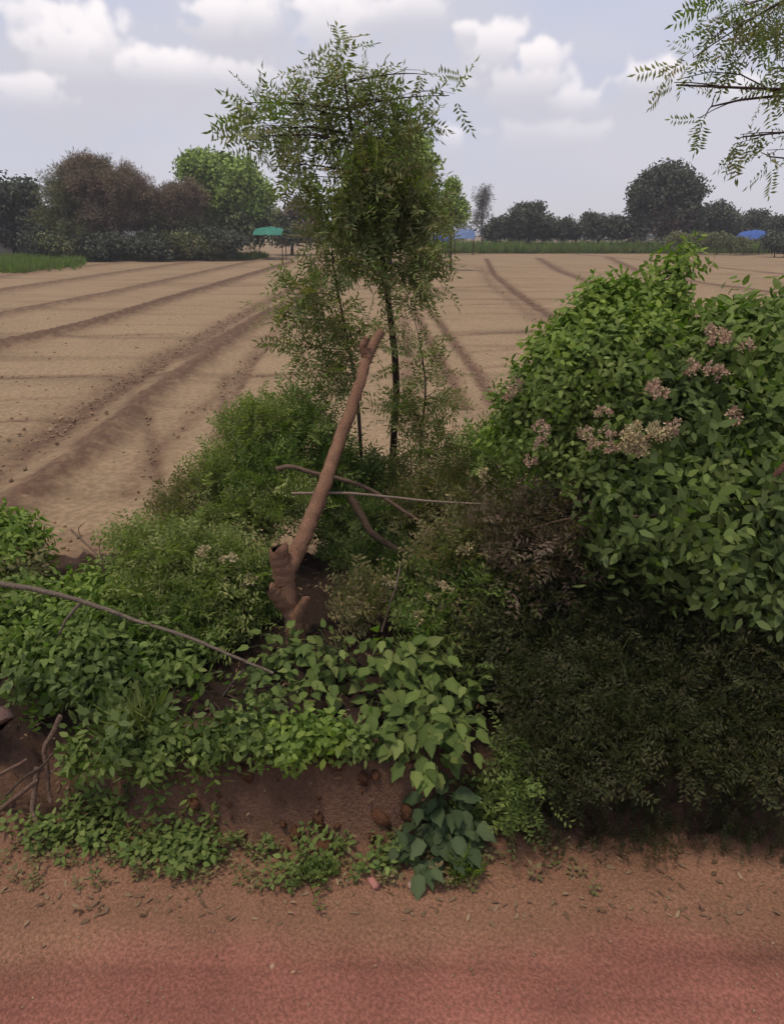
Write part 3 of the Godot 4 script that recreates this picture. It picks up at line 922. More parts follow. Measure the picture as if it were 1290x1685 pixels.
	plant("edge_tree", "far tree cut by the right edge of the picture", "tree", "", "clump", "far_dark", 1.3, 0.2, Color(0.06, 0.045, 0.035),
		[[PackedVector3Array([Vector3(61.067, 1.014, -112.000), Vector3(60.790, 2.239, -112.000), Vector3(60.665, 3.625, -112.000)]), 0.25, 0.1]],
		[[Vector3(59.650, 3.969, -112.000), Vector3(1.686, 0.936, 3.000), 40, 5],
		[Vector3(61.474, 3.366, -112.000), Vector3(2.346, 1.502, 3.000), 50, 5]], 117, [], true)
	plant("low_hedge", "low green hedge in front of the blue tent", "bush", "", "clump", "far_mixed", 0.8, 0.2, Color(0.06, 0.045, 0.035),
		[[PackedVector3Array([Vector3(41.743, 0.555, -92.000), Vector3(41.607, 1.280, -92.000), Vector3(41.709, 1.568, -92.000)]), 0.05, 0.03]],
		[[Vector3(38.422, 1.712, -92.000), Vector3(2.329, 0.776, 2.000), 60, 5],
		[Vector3(41.513, 1.784, -92.000), Vector3(2.328, 0.931, 2.000), 60, 5],
		[Vector3(36.070, 1.856, -92.000), Vector3(1.939, 0.698, 2.000), 40, 5],
		[Vector3(43.338, 1.447, -90.000), Vector3(1.901, 0.760, 2.000), 40, 5]], 118, [], true)
	plant("dark_shrub", "dark shrub on the field edge at far right beside the tent", "bush", "", "clump", "far_dark", 0.9, 0.2, Color(0.06, 0.045, 0.035),
		[[PackedVector3Array([Vector3(43.855, 0.572, -82.000), Vector3(43.713, 1.219, -82.000), Vector3(43.642, 1.541, -82.000)]), 0.06, 0.03]],
		[[Vector3(43.613, 1.669, -82.000), Vector3(1.523, 1.108, 2.000), 60, 5],
		[Vector3(45.300, 1.862, -82.000), Vector3(1.729, 1.383, 2.000), 40, 5]], 119, [], true)
	plant("field_plant", "pale green plant standing alone before the green tree", "plant", "", "clump", "pale", 0.45, 0.6, Color(0.06, 0.045, 0.035),
		[[PackedVector3Array([Vector3(-17.406, 0.910, -70.000), Vector3(-17.372, 1.241, -70.000), Vector3(-17.338, 1.571, -70.000)]), 0.03, 0.02]],
		[[Vector3(-17.349, 1.462, -70.000), Vector3(0.355, 0.533, 0.400), 14, 5],
		[Vector3(-17.151, 1.076, -70.000), Vector3(0.712, 0.237, 0.600), 12, 5]], 120, [], true)
	far_things()


func build_near() -> void:
	plant("neem_sapling", "slender sapling with thin dark trunk and airy pinnate crown against the sky", "tree", "", "pinnate", "neem", 1, -0.35, Color(0.075, 0.045, 0.035),
		[[PackedVector3Array([Vector3(-0.026, 0.402, -5.200), Vector3(0.015, 0.984, -5.200), Vector3(0.033, 1.474, -5.200), Vector3(-0.014, 1.925, -5.250), Vector3(-0.059, 2.227, -5.300), Vector3(-0.085, 2.438, -5.300), Vector3(-0.144, 2.722, -5.300), Vector3(-0.227, 2.994, -5.300), Vector3(-0.290, 3.236, -5.300), Vector3(-0.324, 3.521, -5.300)]), 0.032, 0.008]],
		[[Vector3(-0.323, 3.542, -5.300), Vector3(0.110, 0.139, 0.150), 7, 3],
		[Vector3(-0.492, 3.461, -5.200), Vector3(0.137, 0.101, 0.200), 8, 3],
		[Vector3(-0.197, 3.512, -5.400), Vector3(0.075, 0.105, 0.150), 5, 3],
		[Vector3(-0.659, 3.286, -5.200), Vector3(0.131, 0.102, 0.200), 7, 3],
		[Vector3(-0.934, 3.299, -5.100), Vector3(0.152, 0.056, 0.120), 6, 3],
		[Vector3(-0.825, 3.145, -5.100), Vector3(0.167, 0.089, 0.200), 8, 3],
		[Vector3(-0.896, 3.087, -5.000), Vector3(0.100, 0.040, 0.120), 4, 2],
		[Vector3(-0.408, 3.334, -5.300), Vector3(0.150, 0.150, 0.250), 9, 3],
		[Vector3(-0.164, 3.365, -5.500), Vector3(0.156, 0.134, 0.250), 10, 3],
		[Vector3(0.017, 3.350, -5.400), Vector3(0.136, 0.106, 0.200), 8, 3],
		[Vector3(0.154, 3.269, -5.400), Vector3(0.068, 0.098, 0.150), 5, 3],
		[Vector3(0.239, 3.512, -5.400), Vector3(0.038, 0.059, 0.080), 2, 2],
		[Vector3(0.397, 3.390, -5.400), Vector3(0.059, 0.021, 0.060), 2, 1],
		[Vector3(-0.582, 3.110, -5.200), Vector3(0.191, 0.129, 0.250), 10, 3],
		[Vector3(-0.302, 3.134, -5.400), Vector3(0.199, 0.134, 0.300), 14, 4],
		[Vector3(-0.043, 3.149, -5.400), Vector3(0.155, 0.116, 0.250), 12, 4],
		[Vector3(-0.682, 2.946, -5.100), Vector3(0.136, 0.050, 0.150), 6, 3],
		[Vector3(-0.594, 2.876, -5.200), Vector3(0.114, 0.051, 0.150), 4, 3],
		[Vector3(-0.194, 2.898, -5.300), Vector3(0.216, 0.155, 0.300), 24, 5],
		[Vector3(0.022, 2.799, -5.400), Vector3(0.244, 0.217, 0.300), 34, 6],
		[Vector3(-0.322, 2.718, -5.200), Vector3(0.176, 0.155, 0.250), 20, 5],
		[Vector3(0.201, 2.726, -5.400), Vector3(0.120, 0.219, 0.250), 18, 5],
		[Vector3(-0.155, 2.561, -5.300), Vector3(0.244, 0.137, 0.300), 26, 5],
		[Vector3(-0.429, 2.500, -5.100), Vector3(0.137, 0.133, 0.200), 12, 4],
		[Vector3(0.201, 2.438, -5.300), Vector3(0.139, 0.161, 0.200), 16, 4],
		[Vector3(0.224, 2.211, -5.200), Vector3(0.103, 0.139, 0.150), 10, 4],
		[Vector3(0.069, 2.265, -5.400), Vector3(0.148, 0.166, 0.200), 10, 4],
		[Vector3(-0.261, 2.319, -5.100), Vector3(0.157, 0.117, 0.200), 8, 3]], 121, [], false)
	plant("thin_sapling", "thin sparse sapling growing just left of the slender dark trunk", "tree", "", "pinnate", "neem", 0.9, -0.1, Color(0.1, 0.075, 0.05),
		[[PackedVector3Array([Vector3(-0.214, 0.677, -4.900), Vector3(-0.250, 1.260, -4.900), Vector3(-0.319, 1.795, -4.900), Vector3(-0.378, 2.127, -4.900), Vector3(-0.412, 2.385, -4.900)]), 0.016, 0.006]],
		[[Vector3(-0.688, 2.115, -4.800), Vector3(0.200, 0.092, 0.200), 11, 3],
		[Vector3(-0.760, 1.974, -4.800), Vector3(0.105, 0.084, 0.150), 4, 3],
		[Vector3(-0.497, 1.922, -4.900), Vector3(0.173, 0.164, 0.200), 12, 4],
		[Vector3(-0.375, 1.665, -4.900), Vector3(0.185, 0.176, 0.200), 14, 4],
		[Vector3(-0.487, 2.168, -4.900), Vector3(0.169, 0.148, 0.200), 9, 3],
		[Vector3(-0.622, 1.767, -4.800), Vector3(0.150, 0.129, 0.200), 8, 3, "neem"],
		[Vector3(-0.195, 1.880, -4.900), Vector3(0.152, 0.195, 0.200), 11, 3],
		[Vector3(-0.418, 2.326, -4.900), Vector3(0.092, 0.084, 0.120), 4, 3, "neem"],
		[Vector3(-0.462, 1.465, -4.800), Vector3(0.176, 0.154, 0.200), 11, 4, "neem"]], 122, [], false)
	plant("side_sapling", "sparse leafy shoots right of the slender trunk above the dead branches", "bush", "", "pinnate", "neem", 0.85, 0, Color(0.1, 0.075, 0.05),
		[[PackedVector3Array([Vector3(0.221, 0.483, -5.000), Vector3(0.223, 0.944, -5.000), Vector3(0.252, 1.422, -5.000), Vector3(0.201, 1.780, -5.000)]), 0.012, 0.005]],
		[[Vector3(0.203, 1.648, -5.000), Vector3(0.158, 0.225, 0.200), 12, 3],
		[Vector3(0.344, 1.422, -5.000), Vector3(0.137, 0.160, 0.200), 10, 3, "neem"],
		[Vector3(0.461, 1.329, -5.000), Vector3(0.102, 0.055, 0.100), 4, 2, "neem"],
		[Vector3(0.163, 1.235, -5.000), Vector3(0.186, 0.209, 0.200), 18, 4],
		[Vector3(0.349, 0.975, -4.900), Vector3(0.209, 0.209, 0.250), 22, 4],
		[Vector3(0.111, 2.027, -5.100), Vector3(0.156, 0.200, 0.200), 10, 3],
		[Vector3(0.539, 0.877, -4.900), Vector3(0.164, 0.188, 0.200), 14, 4]], 123, [], false)
	plant("trunk_shrub", "dense mid green shrub behind the leaning trunk", "shrub", "", "pinnate", "green", 0.8, 0.1, Color(0.1, 0.068, 0.052),
		[[PackedVector3Array([Vector3(-0.411, 0.471, -4.900), Vector3(-0.445, 0.877, -4.900), Vector3(-0.527, 1.166, -4.900)]), 0.02, 0.008], [PackedVector3Array([Vector3(-0.217, 0.471, -4.900), Vector3(-0.190, 0.677, -4.900), Vector3(-0.212, 0.828, -4.900)]), 0.02, 0.008]],
		[[Vector3(-0.651, 1.194, -4.800), Vector3(0.247, 0.202, 0.300), 40, 5],
		[Vector3(-0.781, 1.037, -4.700), Vector3(0.245, 0.179, 0.300), 36, 5],
		[Vector3(-0.400, 0.828, -4.900), Vector3(0.212, 0.188, 0.300), 36, 5],
		[Vector3(-0.213, 0.728, -4.900), Vector3(0.190, 0.166, 0.300), 26, 5, "deep"],
		[Vector3(0.024, 0.677, -4.900), Vector3(0.214, 0.167, 0.300), 24, 5, "drygreen"],
		[Vector3(-0.568, 0.800, -4.700), Vector3(0.273, 0.205, 0.300), 36, 5],
		[Vector3(-0.212, 0.564, -4.800), Vector3(0.283, 0.165, 0.300), 30, 5, "deep"],
		[Vector3(-0.751, 1.260, -4.900), Vector3(0.159, 0.114, 0.200), 14, 4, "pale"]], 124, [], false)
	plant("feathery_bush", "feathery grey green bush at the field edge left of the leaning trunk", "bush", "", "feather", "pale", 1.1, 0.4, Color(0.1, 0.068, 0.052),
		[[PackedVector3Array([Vector3(-1.079, 0.488, -4.400), Vector3(-1.068, 0.863, -4.400), Vector3(-1.066, 1.131, -4.400)]), 0.018, 0.006], [PackedVector3Array([Vector3(-0.882, 0.533, -4.300), Vector3(-0.856, 0.901, -4.300)]), 0.016, 0.006]],
		[[Vector3(-1.047, 1.100, -4.500), Vector3(0.171, 0.171, 0.250), 36, 7],
		[Vector3(-0.926, 1.248, -4.600), Vector3(0.151, 0.129, 0.250), 26, 7],
		[Vector3(-1.171, 0.909, -4.400), Vector3(0.192, 0.149, 0.300), 40, 7],
		[Vector3(-0.850, 0.989, -4.300), Vector3(0.207, 0.174, 0.300), 44, 7, "green"],
		[Vector3(-1.372, 0.766, -4.300), Vector3(0.211, 0.148, 0.300), 36, 7, "drygreen"],
		[Vector3(-0.994, 0.759, -4.100), Vector3(0.264, 0.162, 0.300), 50, 7],
		[Vector3(-1.376, 0.715, -4.000), Vector3(0.199, 0.120, 0.300), 32, 7, "drygreen"],
		[Vector3(-0.705, 0.846, -4.100), Vector3(0.161, 0.161, 0.300), 32, 7]], 125, [], false)
	plant("pale_bush", "pale yellow green feathery bush in front of the leaning trunk on the left", "bush", "", "feather", "pale", 1.15, 0.4, Color(0.1, 0.068, 0.052),
		[[PackedVector3Array([Vector3(-1.152, 0.222, -3.400), Vector3(-1.124, 0.475, -3.400), Vector3(-1.084, 0.676, -3.400)]), 0.016, 0.006], [PackedVector3Array([Vector3(-1.331, 0.289, -3.300), Vector3(-1.328, 0.574, -3.300)]), 0.014, 0.006]],
		[[Vector3(-1.232, 0.703, -3.500), Vector3(0.214, 0.143, 0.250), 60, 7],
		[Vector3(-0.950, 0.663, -3.500), Vector3(0.179, 0.143, 0.250), 54, 7],
		[Vector3(-1.363, 0.556, -3.400), Vector3(0.212, 0.159, 0.250), 60, 7],
		[Vector3(-1.056, 0.534, -3.300), Vector3(0.225, 0.156, 0.250), 64, 7],
		[Vector3(-0.874, 0.475, -3.400), Vector3(0.143, 0.143, 0.200), 40, 7, "green"],
		[Vector3(-1.336, 0.456, -3.170), Vector3(0.203, 0.118, 0.250), 44, 7, "green"],
		[Vector3(-1.082, 0.455, -3.110), Vector3(0.200, 0.100, 0.250), 44, 7, "green"],
		[Vector3(-1.513, 0.733, -3.600), Vector3(0.128, 0.109, 0.200), 24, 7]], 126, [["flower", "cream", "blossoms", [Vector3(-1.079, 0.585, -3.150), Vector3(-0.996, 0.507, -3.120), Vector3(-1.317, 0.533, -3.050), Vector3(-1.361, 0.571, -3.050), Vector3(-1.055, 0.862, -3.300), Vector3(-0.908, 0.825, -3.300), Vector3(-0.801, 0.691, -3.300), Vector3(-1.250, 0.552, -3.050)], 5, 0.03, 0.8]], false)
	plant("edge_bush", "fresh green bush cut by the left edge beside the field", "bush", "", "ovate", "bright", 0.9, 0.3, Color(0.1, 0.068, 0.052),
		[[PackedVector3Array([Vector3(-2.570, 0.417, -3.800), Vector3(-2.472, 0.592, -3.800), Vector3(-2.424, 0.720, -3.800)]), 0.014, 0.006]],
		[[Vector3(-2.424, 0.720, -3.800), Vector3(0.134, 0.095, 0.200), 24, 5],
		[Vector3(-2.322, 0.600, -3.700), Vector3(0.113, 0.113, 0.200), 22, 5],
		[Vector3(-2.579, 0.549, -3.800), Vector3(0.155, 0.175, 0.200), 24, 5],
		[Vector3(-2.916, 0.592, -3.800), Vector3(0.232, 0.193, 0.250), 30, 5],
		[Vector3(-3.228, 0.600, -3.700), Vector3(0.227, 0.208, 0.250), 30, 5],
		[Vector3(-2.193, 0.527, -3.600), Vector3(0.130, 0.082, 0.200), 18, 4, "drygreen"]], 127, [], false)
	plant("low_bush", "bright green low bush under the grey branch at left", "bush", "", "ovate", "bright", 0.85, 0.3, Color(0.1, 0.068, 0.052),
		[[PackedVector3Array([Vector3(-2.126, 0.148, -3.200), Vector3(-2.048, 0.356, -3.200), Vector3(-1.980, 0.516, -3.200)]), 0.014, 0.006], [PackedVector3Array([Vector3(-1.810, 0.148, -3.200), Vector3(-1.731, 0.396, -3.200)]), 0.014, 0.006]],
		[[Vector3(-2.104, 0.494, -3.300), Vector3(0.174, 0.122, 0.250), 36, 5, "green"],
		[Vector3(-1.809, 0.456, -3.170), Vector3(0.203, 0.135, 0.250), 44, 5],
		[Vector3(-2.050, 0.456, -3.050), Vector3(0.148, 0.098, 0.200), 26, 5],
		[Vector3(-1.723, 0.516, -3.400), Vector3(0.178, 0.089, 0.250), 30, 5],
		[Vector3(-1.525, 0.456, -3.050), Vector3(0.164, 0.131, 0.250), 40, 5, "green"],
		[Vector3(-1.778, 0.452, -2.890), Vector3(0.142, 0.063, 0.200), 20, 5, "green"],
		[Vector3(-2.566, 0.454, -3.300), Vector3(0.244, 0.157, 0.250), 34, 5],
		[Vector3(-2.376, 0.452, -2.890), Vector3(0.220, 0.126, 0.250), 34, 5, "green"],
		[Vector3(-2.891, 0.456, -3.170), Vector3(0.237, 0.169, 0.250), 34, 5, "green"]], 128, [], false)
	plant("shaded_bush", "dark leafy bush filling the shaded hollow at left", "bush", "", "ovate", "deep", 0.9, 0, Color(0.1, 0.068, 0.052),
		[[PackedVector3Array([Vector3(-1.368, -0.071, -2.850), Vector3(-1.350, 0.173, -2.900), Vector3(-1.306, 0.371, -2.950)]), 0.016, 0.006], [PackedVector3Array([Vector3(-1.001, -0.030, -2.850), Vector3(-0.972, 0.213, -2.900)]), 0.016, 0.006], [PackedVector3Array([Vector3(-1.725, 0.015, -2.800), Vector3(-1.703, 0.252, -2.850)]), 0.014, 0.006]],
		[[Vector3(-1.413, 0.450, -2.840), Vector3(0.124, 0.056, 0.140), 18, 5],
		[Vector3(-1.632, 0.454, -2.810), Vector3(0.123, 0.055, 0.140), 16, 5, "green"],
		[Vector3(-1.108, 0.455, -2.860), Vector3(0.125, 0.050, 0.140), 12, 5, "green"],
		[Vector3(-1.143, 0.457, -2.590), Vector3(0.058, 0.041, 0.080), 4, 3],
		[Vector3(-1.357, 0.451, -2.510), Vector3(0.085, 0.057, 0.100), 8, 3],
		[Vector3(-1.718, 0.454, -2.640), Vector3(0.088, 0.059, 0.100), 8, 4],
		[Vector3(-0.711, 0.456, -2.400), Vector3(0.082, 0.038, 0.100), 5, 3],
		[Vector3(-1.093, 0.456, -2.360), Vector3(0.081, 0.038, 0.100), 6, 3],
		[Vector3(-0.598, 0.457, -2.460), Vector3(0.061, 0.045, 0.100), 5, 3]], 129, [], false)
	plant("ground_creeper", "green creeper trailing over the top of the cut bank", "plant", "", "herb", "green", 0.8, 0.3, Color(0.1, 0.068, 0.052),
		[[PackedVector3Array([Vector3(-1.259, 0.077, -2.600), Vector3(-1.236, 0.135, -2.600), Vector3(-1.215, 0.173, -2.600)]), 0.006, 0.003], [PackedVector3Array([Vector3(-0.498, 0.116, -2.600), Vector3(-0.465, 0.173, -2.600), Vector3(-0.433, 0.211, -2.600)]), 0.006, 0.003]],
		[[Vector3(-1.194, 0.382, -2.310), Vector3(0.094, 0.032, 0.080), 14, 4],
		[Vector3(-1.004, 0.374, -2.300), Vector3(0.107, 0.032, 0.080), 18, 4],
		[Vector3(-0.818, 0.389, -2.310), Vector3(0.107, 0.032, 0.080), 18, 4],
		[Vector3(-0.630, 0.414, -2.320), Vector3(0.107, 0.032, 0.080), 18, 4],
		[Vector3(-0.442, 0.414, -2.320), Vector3(0.107, 0.035, 0.080), 22, 4, "bright"],
		[Vector3(-0.281, 0.439, -2.330), Vector3(0.107, 0.038, 0.080), 22, 4, "bright"],
		[Vector3(-0.148, 0.415, -2.330), Vector3(0.067, 0.032, 0.080), 10, 4],
		[Vector3(-1.382, 0.357, -2.300), Vector3(0.067, 0.027, 0.080), 8, 3]], 130, [], false)
	broad_plant("lobed_plant", "mid green leafy plant with drooping leaves below the foot of the leaning trunk", "green", 0.068,
		[[PackedVector3Array([Vector3(-0.476, 0.092, -2.900), Vector3(-0.470, 0.332, -2.950), Vector3(-0.500, 0.490, -3.000)]), 0.01, 0.005], [PackedVector3Array([Vector3(-0.339, 0.133, -2.850), Vector3(-0.303, 0.369, -2.900), Vector3(-0.266, 0.520, -2.900)]), 0.01, 0.005]],
		[[Vector3(-0.589, 0.486, -2.950), Vector3(0.175, 0.096, 0.180), 46, 1],
		[Vector3(-0.361, 0.501, -2.900), Vector3(0.173, 0.110, 0.180), 46, 1],
		[Vector3(-0.595, 0.457, -2.780), Vector3(0.137, 0.107, 0.160), 34, 1],
		[Vector3(-0.259, 0.457, -2.780), Vector3(0.137, 0.122, 0.160), 36, 1],
		[Vector3(-0.432, 0.451, -2.690), Vector3(0.179, 0.089, 0.160), 34, 1]], 131, "")
	broad_plant("broad_leaf_plant", "large leafy plant with broad overlapping green leaves at the centre of the bank", "green", 0.082,
		[[PackedVector3Array([Vector3(0.171, -0.009, -2.650), Vector3(0.153, 0.258, -2.700), Vector3(0.135, 0.515, -2.750)]), 0.012, 0.006], [PackedVector3Array([Vector3(0.015, 0.030, -2.650), Vector3(-0.015, 0.296, -2.700), Vector3(-0.015, 0.479, -2.750)]), 0.011, 0.005], [PackedVector3Array([Vector3(0.288, 0.077, -2.600), Vector3(0.316, 0.262, -2.650)]), 0.01, 0.005]],
		[[Vector3(-0.015, 0.588, -2.800), Vector3(0.166, 0.106, 0.180), 40, 1],
		[Vector3(0.197, 0.552, -2.800), Vector3(0.182, 0.121, 0.180), 44, 1],
		[Vector3(-0.015, 0.451, -2.690), Vector3(0.179, 0.119, 0.180), 44, 1],
		[Vector3(0.191, 0.454, -2.640), Vector3(0.191, 0.117, 0.180), 52, 1],
		[Vector3(0.372, 0.451, -2.690), Vector3(0.119, 0.149, 0.160), 34, 1],
		[Vector3(0.096, 0.456, -2.400), Vector3(0.164, 0.096, 0.160), 44, 1],
		[Vector3(0.285, 0.456, -2.380), Vector3(0.122, 0.109, 0.160), 36, 1],
		[Vector3(0.148, 0.382, -2.310), Vector3(0.161, 0.059, 0.140), 26, 1],
		[Vector3(-0.069, 0.456, -2.420), Vector3(0.096, 0.110, 0.140), 22, 1]], 132, "")
	broad_plant("bluish_plant", "low bluish green broad leaved plant at the foot of the bank", "blue", 0.095,
		[[PackedVector3Array([Vector3(0.220, -0.132, -2.180), Vector3(0.209, 0.032, -2.200), Vector3(0.202, 0.156, -2.220)]), 0.01, 0.006], [PackedVector3Array([Vector3(0.263, -0.117, -2.200), Vector3(0.301, 0.029, -2.220)]), 0.009, 0.005]],
		[[Vector3(0.200, 0.202, -2.210), Vector3(0.133, 0.059, 0.120), 22, 1],
		[Vector3(0.146, 0.113, -2.160), Vector3(0.119, 0.074, 0.120), 22, 1],
		[Vector3(0.279, 0.120, -2.170), Vector3(0.112, 0.074, 0.120), 20, 1],
		[Vector3(0.116, 0.079, -2.050), Vector3(0.098, 0.036, 0.100), 14, 1],
		[Vector3(0.247, 0.079, -2.080), Vector3(0.117, 0.047, 0.100), 12, 1]], 133, "")
	plant("cream_shrub", "dusty green shrub with cream seed heads beside the dark hollow", "shrub", "", "feather", "green", 1.25, 0.4, Color(0.1, 0.068, 0.052),
		[[PackedVector3Array([Vector3(0.260, 0.274, -3.200), Vector3(0.241, 0.485, -3.250), Vector3(0.187, 0.691, -3.300)]), 0.014, 0.006], [PackedVector3Array([Vector3(0.468, 0.274, -3.200), Vector3(0.485, 0.534, -3.300), Vector3(0.462, 0.780, -3.350)]), 0.014, 0.006]],
		[[Vector3(0.397, 0.793, -3.400), Vector3(0.207, 0.121, 0.250), 46, 6, "drygreen"],
		[Vector3(0.530, 0.652, -3.300), Vector3(0.188, 0.154, 0.250), 50, 6],
		[Vector3(0.326, 0.613, -3.300), Vector3(0.155, 0.137, 0.250), 36, 6],
		[Vector3(0.479, 0.501, -3.100), Vector3(0.198, 0.132, 0.250), 48, 6, "drygreen"],
		[Vector3(0.248, 0.501, -3.100), Vector3(0.149, 0.093, 0.220), 32, 6],
		[Vector3(0.543, 0.450, -2.840), Vector3(0.155, 0.155, 0.250), 44, 6, "olive"],
		[Vector3(-0.156, 0.534, -3.300), Vector3(0.097, 0.097, 0.150), 18, 6, "drygreen"],
		[Vector3(0.671, 0.832, -3.400), Vector3(0.138, 0.120, 0.220), 26, 6, "drygreen"]], 134, [["flower", "cream", "blossoms", [Vector3(-0.184, 0.632, -3.200), Vector3(-0.151, 0.567, -3.180), Vector3(0.212, 0.679, -3.120), Vector3(0.291, 0.753, -3.120), Vector3(0.261, 0.635, -3.100), Vector3(0.145, 0.609, -3.050), Vector3(0.325, 0.653, -3.100), Vector3(0.388, 0.948, -3.200), Vector3(-0.218, 0.548, -3.180), Vector3(-0.017, 0.691, -3.300)], 6, 0.028, 0.8]], false)
	plant("hedge_bush", "tangled dry green bush with beige flower heads at the field edge", "bush", "", "pinnate", "drygreen", 0.85, 0.1, Color(0.1, 0.068, 0.052),
		[[PackedVector3Array([Vector3(0.680, 0.536, -4.400), Vector3(0.662, 0.863, -4.400), Vector3(0.648, 1.131, -4.400)]), 0.016, 0.006], [PackedVector3Array([Vector3(0.968, 0.533, -4.300), Vector3(0.898, 0.901, -4.300)]), 0.014, 0.006]],
		[[Vector3(0.546, 0.826, -4.500), Vector3(0.218, 0.153, 0.300), 30, 5],
		[Vector3(0.748, 1.100, -4.500), Vector3(0.214, 0.150, 0.300), 34, 5, "green"],
		[Vector3(0.894, 0.945, -4.300), Vector3(0.208, 0.166, 0.300), 36, 5, "green"],
		[Vector3(0.642, 0.761, -4.200), Vector3(0.248, 0.145, 0.300), 34, 5],
		[Vector3(0.336, 0.741, -4.600), Vector3(0.202, 0.157, 0.300), 26, 5],
		[Vector3(0.930, 0.801, -4.000), Vector3(0.198, 0.139, 0.300), 30, 5],
		[Vector3(0.196, 0.631, -4.400), Vector3(0.196, 0.152, 0.300), 24, 5]], 135, [["flower", "cream", "blossoms", [Vector3(0.615, 1.017, -4.100), Vector3(0.805, 0.887, -4.000), Vector3(0.874, 1.012, -4.000), Vector3(0.574, 0.801, -4.000), Vector3(0.392, 0.806, -4.200), Vector3(0.890, 0.804, -3.800), Vector3(0.717, 0.802, -3.900)], 6, 0.05, 0.9]], false)
	plant("dry_thicket", "brown dry twiggy thicket left of the big shrub", "bush", "", "feather", "dry", 1.2, 0.2, Color(0.2, 0.13, 0.095),
		[[PackedVector3Array([Vector3(0.814, 0.534, -3.300), Vector3(0.847, 0.793, -3.400), Vector3(0.817, 0.976, -3.500)]), 0.014, 0.005], [PackedVector3Array([Vector3(1.058, 0.594, -3.200), Vector3(1.023, 0.843, -3.300), Vector3(0.962, 1.019, -3.400)]), 0.014, 0.005]],
		[[Vector3(0.672, 1.063, -3.300), Vector3(0.197, 0.115, 0.250), 36, 3],
		[Vector3(0.895, 1.094, -3.150), Vector3(0.188, 0.126, 0.250), 40, 3],
		[Vector3(1.070, 1.082, -3.100), Vector3(0.155, 0.124, 0.250), 36, 3],
		[Vector3(0.775, 0.908, -3.100), Vector3(0.190, 0.127, 0.250), 40, 3],
		[Vector3(1.053, 0.810, -3.150), Vector3(0.194, 0.130, 0.250), 40, 4, "olive"],
		[Vector3(0.741, 0.661, -3.150), Vector3(0.165, 0.132, 0.220), 36, 4, "olive"],
		[Vector3(0.880, 0.683, -3.050), Vector3(0.176, 0.128, 0.220), 40, 4, "olive"]], 136, [], false)
	plant("leafy_shrub", "tall bright green shrub with an upright shoot at right of the field", "shrub", "", "ovate", "green", 0.74, 0.45, Color(0.1, 0.068, 0.052),
		[[PackedVector3Array([Vector3(1.157, 0.415, -3.500), Vector3(1.108, 1.014, -3.500), Vector3(1.130, 1.547, -3.500), Vector3(1.135, 1.895, -3.550)]), 0.028, 0.01], [PackedVector3Array([Vector3(1.341, 0.415, -3.500), Vector3(1.376, 1.198, -3.500), Vector3(1.447, 1.854, -3.600), Vector3(1.467, 2.312, -3.650)]), 0.028, 0.006], [PackedVector3Array([Vector3(1.038, 0.499, -3.500), Vector3(0.918, 1.198, -3.500), Vector3(0.829, 1.614, -3.500)]), 0.022, 0.008]],
		[[Vector3(1.468, 2.306, -3.650), Vector3(0.028, 0.075, 0.060), 9, 4, "bright"],
		[Vector3(1.457, 2.116, -3.650), Vector3(0.090, 0.070, 0.150), 23, 6, "bright"],
		[Vector3(1.249, 2.116, -3.650), Vector3(0.090, 0.064, 0.200), 20, 6, "bright"],
		[Vector3(1.118, 2.151, -3.600), Vector3(0.050, 0.082, 0.150), 13, 6, "bright"],
		[Vector3(0.962, 1.982, -3.600), Vector3(0.103, 0.064, 0.220), 27, 6, "bright"],
		[Vector3(1.234, 1.981, -3.500), Vector3(0.175, 0.100, 0.280), 57, 6, "bright"],
		[Vector3(0.870, 1.872, -3.500), Vector3(0.095, 0.070, 0.220), 29, 6, "bright"],
		[Vector3(1.064, 1.860, -3.400), Vector3(0.203, 0.123, 0.280), 69, 6],
		[Vector3(1.341, 1.860, -3.400), Vector3(0.185, 0.136, 0.280), 62, 6],
		[Vector3(0.716, 1.724, -3.600), Vector3(0.073, 0.040, 0.150), 12, 4],
		[Vector3(0.877, 1.719, -3.400), Vector3(0.169, 0.113, 0.280), 57, 6],
		[Vector3(1.123, 1.633, -3.300), Vector3(0.200, 0.139, 0.280), 64, 6],
		[Vector3(0.788, 1.475, -3.400), Vector3(0.148, 0.109, 0.250), 43, 6],
		[Vector3(0.979, 1.424, -3.250), Vector3(0.171, 0.124, 0.250), 48, 6],
		[Vector3(0.701, 1.598, -3.500), Vector3(0.091, 0.065, 0.180), 18, 6],
		[Vector3(0.684, 1.367, -3.700), Vector3(0.084, 0.091, 0.180), 18, 6, "bright"],
		[Vector3(0.817, 1.816, -3.600), Vector3(0.033, 0.046, 0.100), 6, 4, "bright"],
		[Vector3(1.015, 2.081, -3.600), Vector3(0.025, 0.051, 0.080), 5, 4, "bright"],
		[Vector3(1.318, 2.192, -3.650), Vector3(0.025, 0.044, 0.080), 5, 4, "bright"]], 137, [["flower", "flower", "blossoms", [Vector3(0.629, 1.778, -3.350), Vector3(0.603, 1.735, -3.400), Vector3(0.963, 1.732, -2.980), Vector3(0.996, 1.646, -2.980), Vector3(0.891, 1.631, -2.980), Vector3(0.712, 1.641, -3.100), Vector3(0.720, 1.551, -3.100), Vector3(0.998, 1.579, -2.960), Vector3(0.932, 1.587, -2.980), Vector3(0.678, 1.457, -3.150)], 7, 0.028, 0.6]], false)
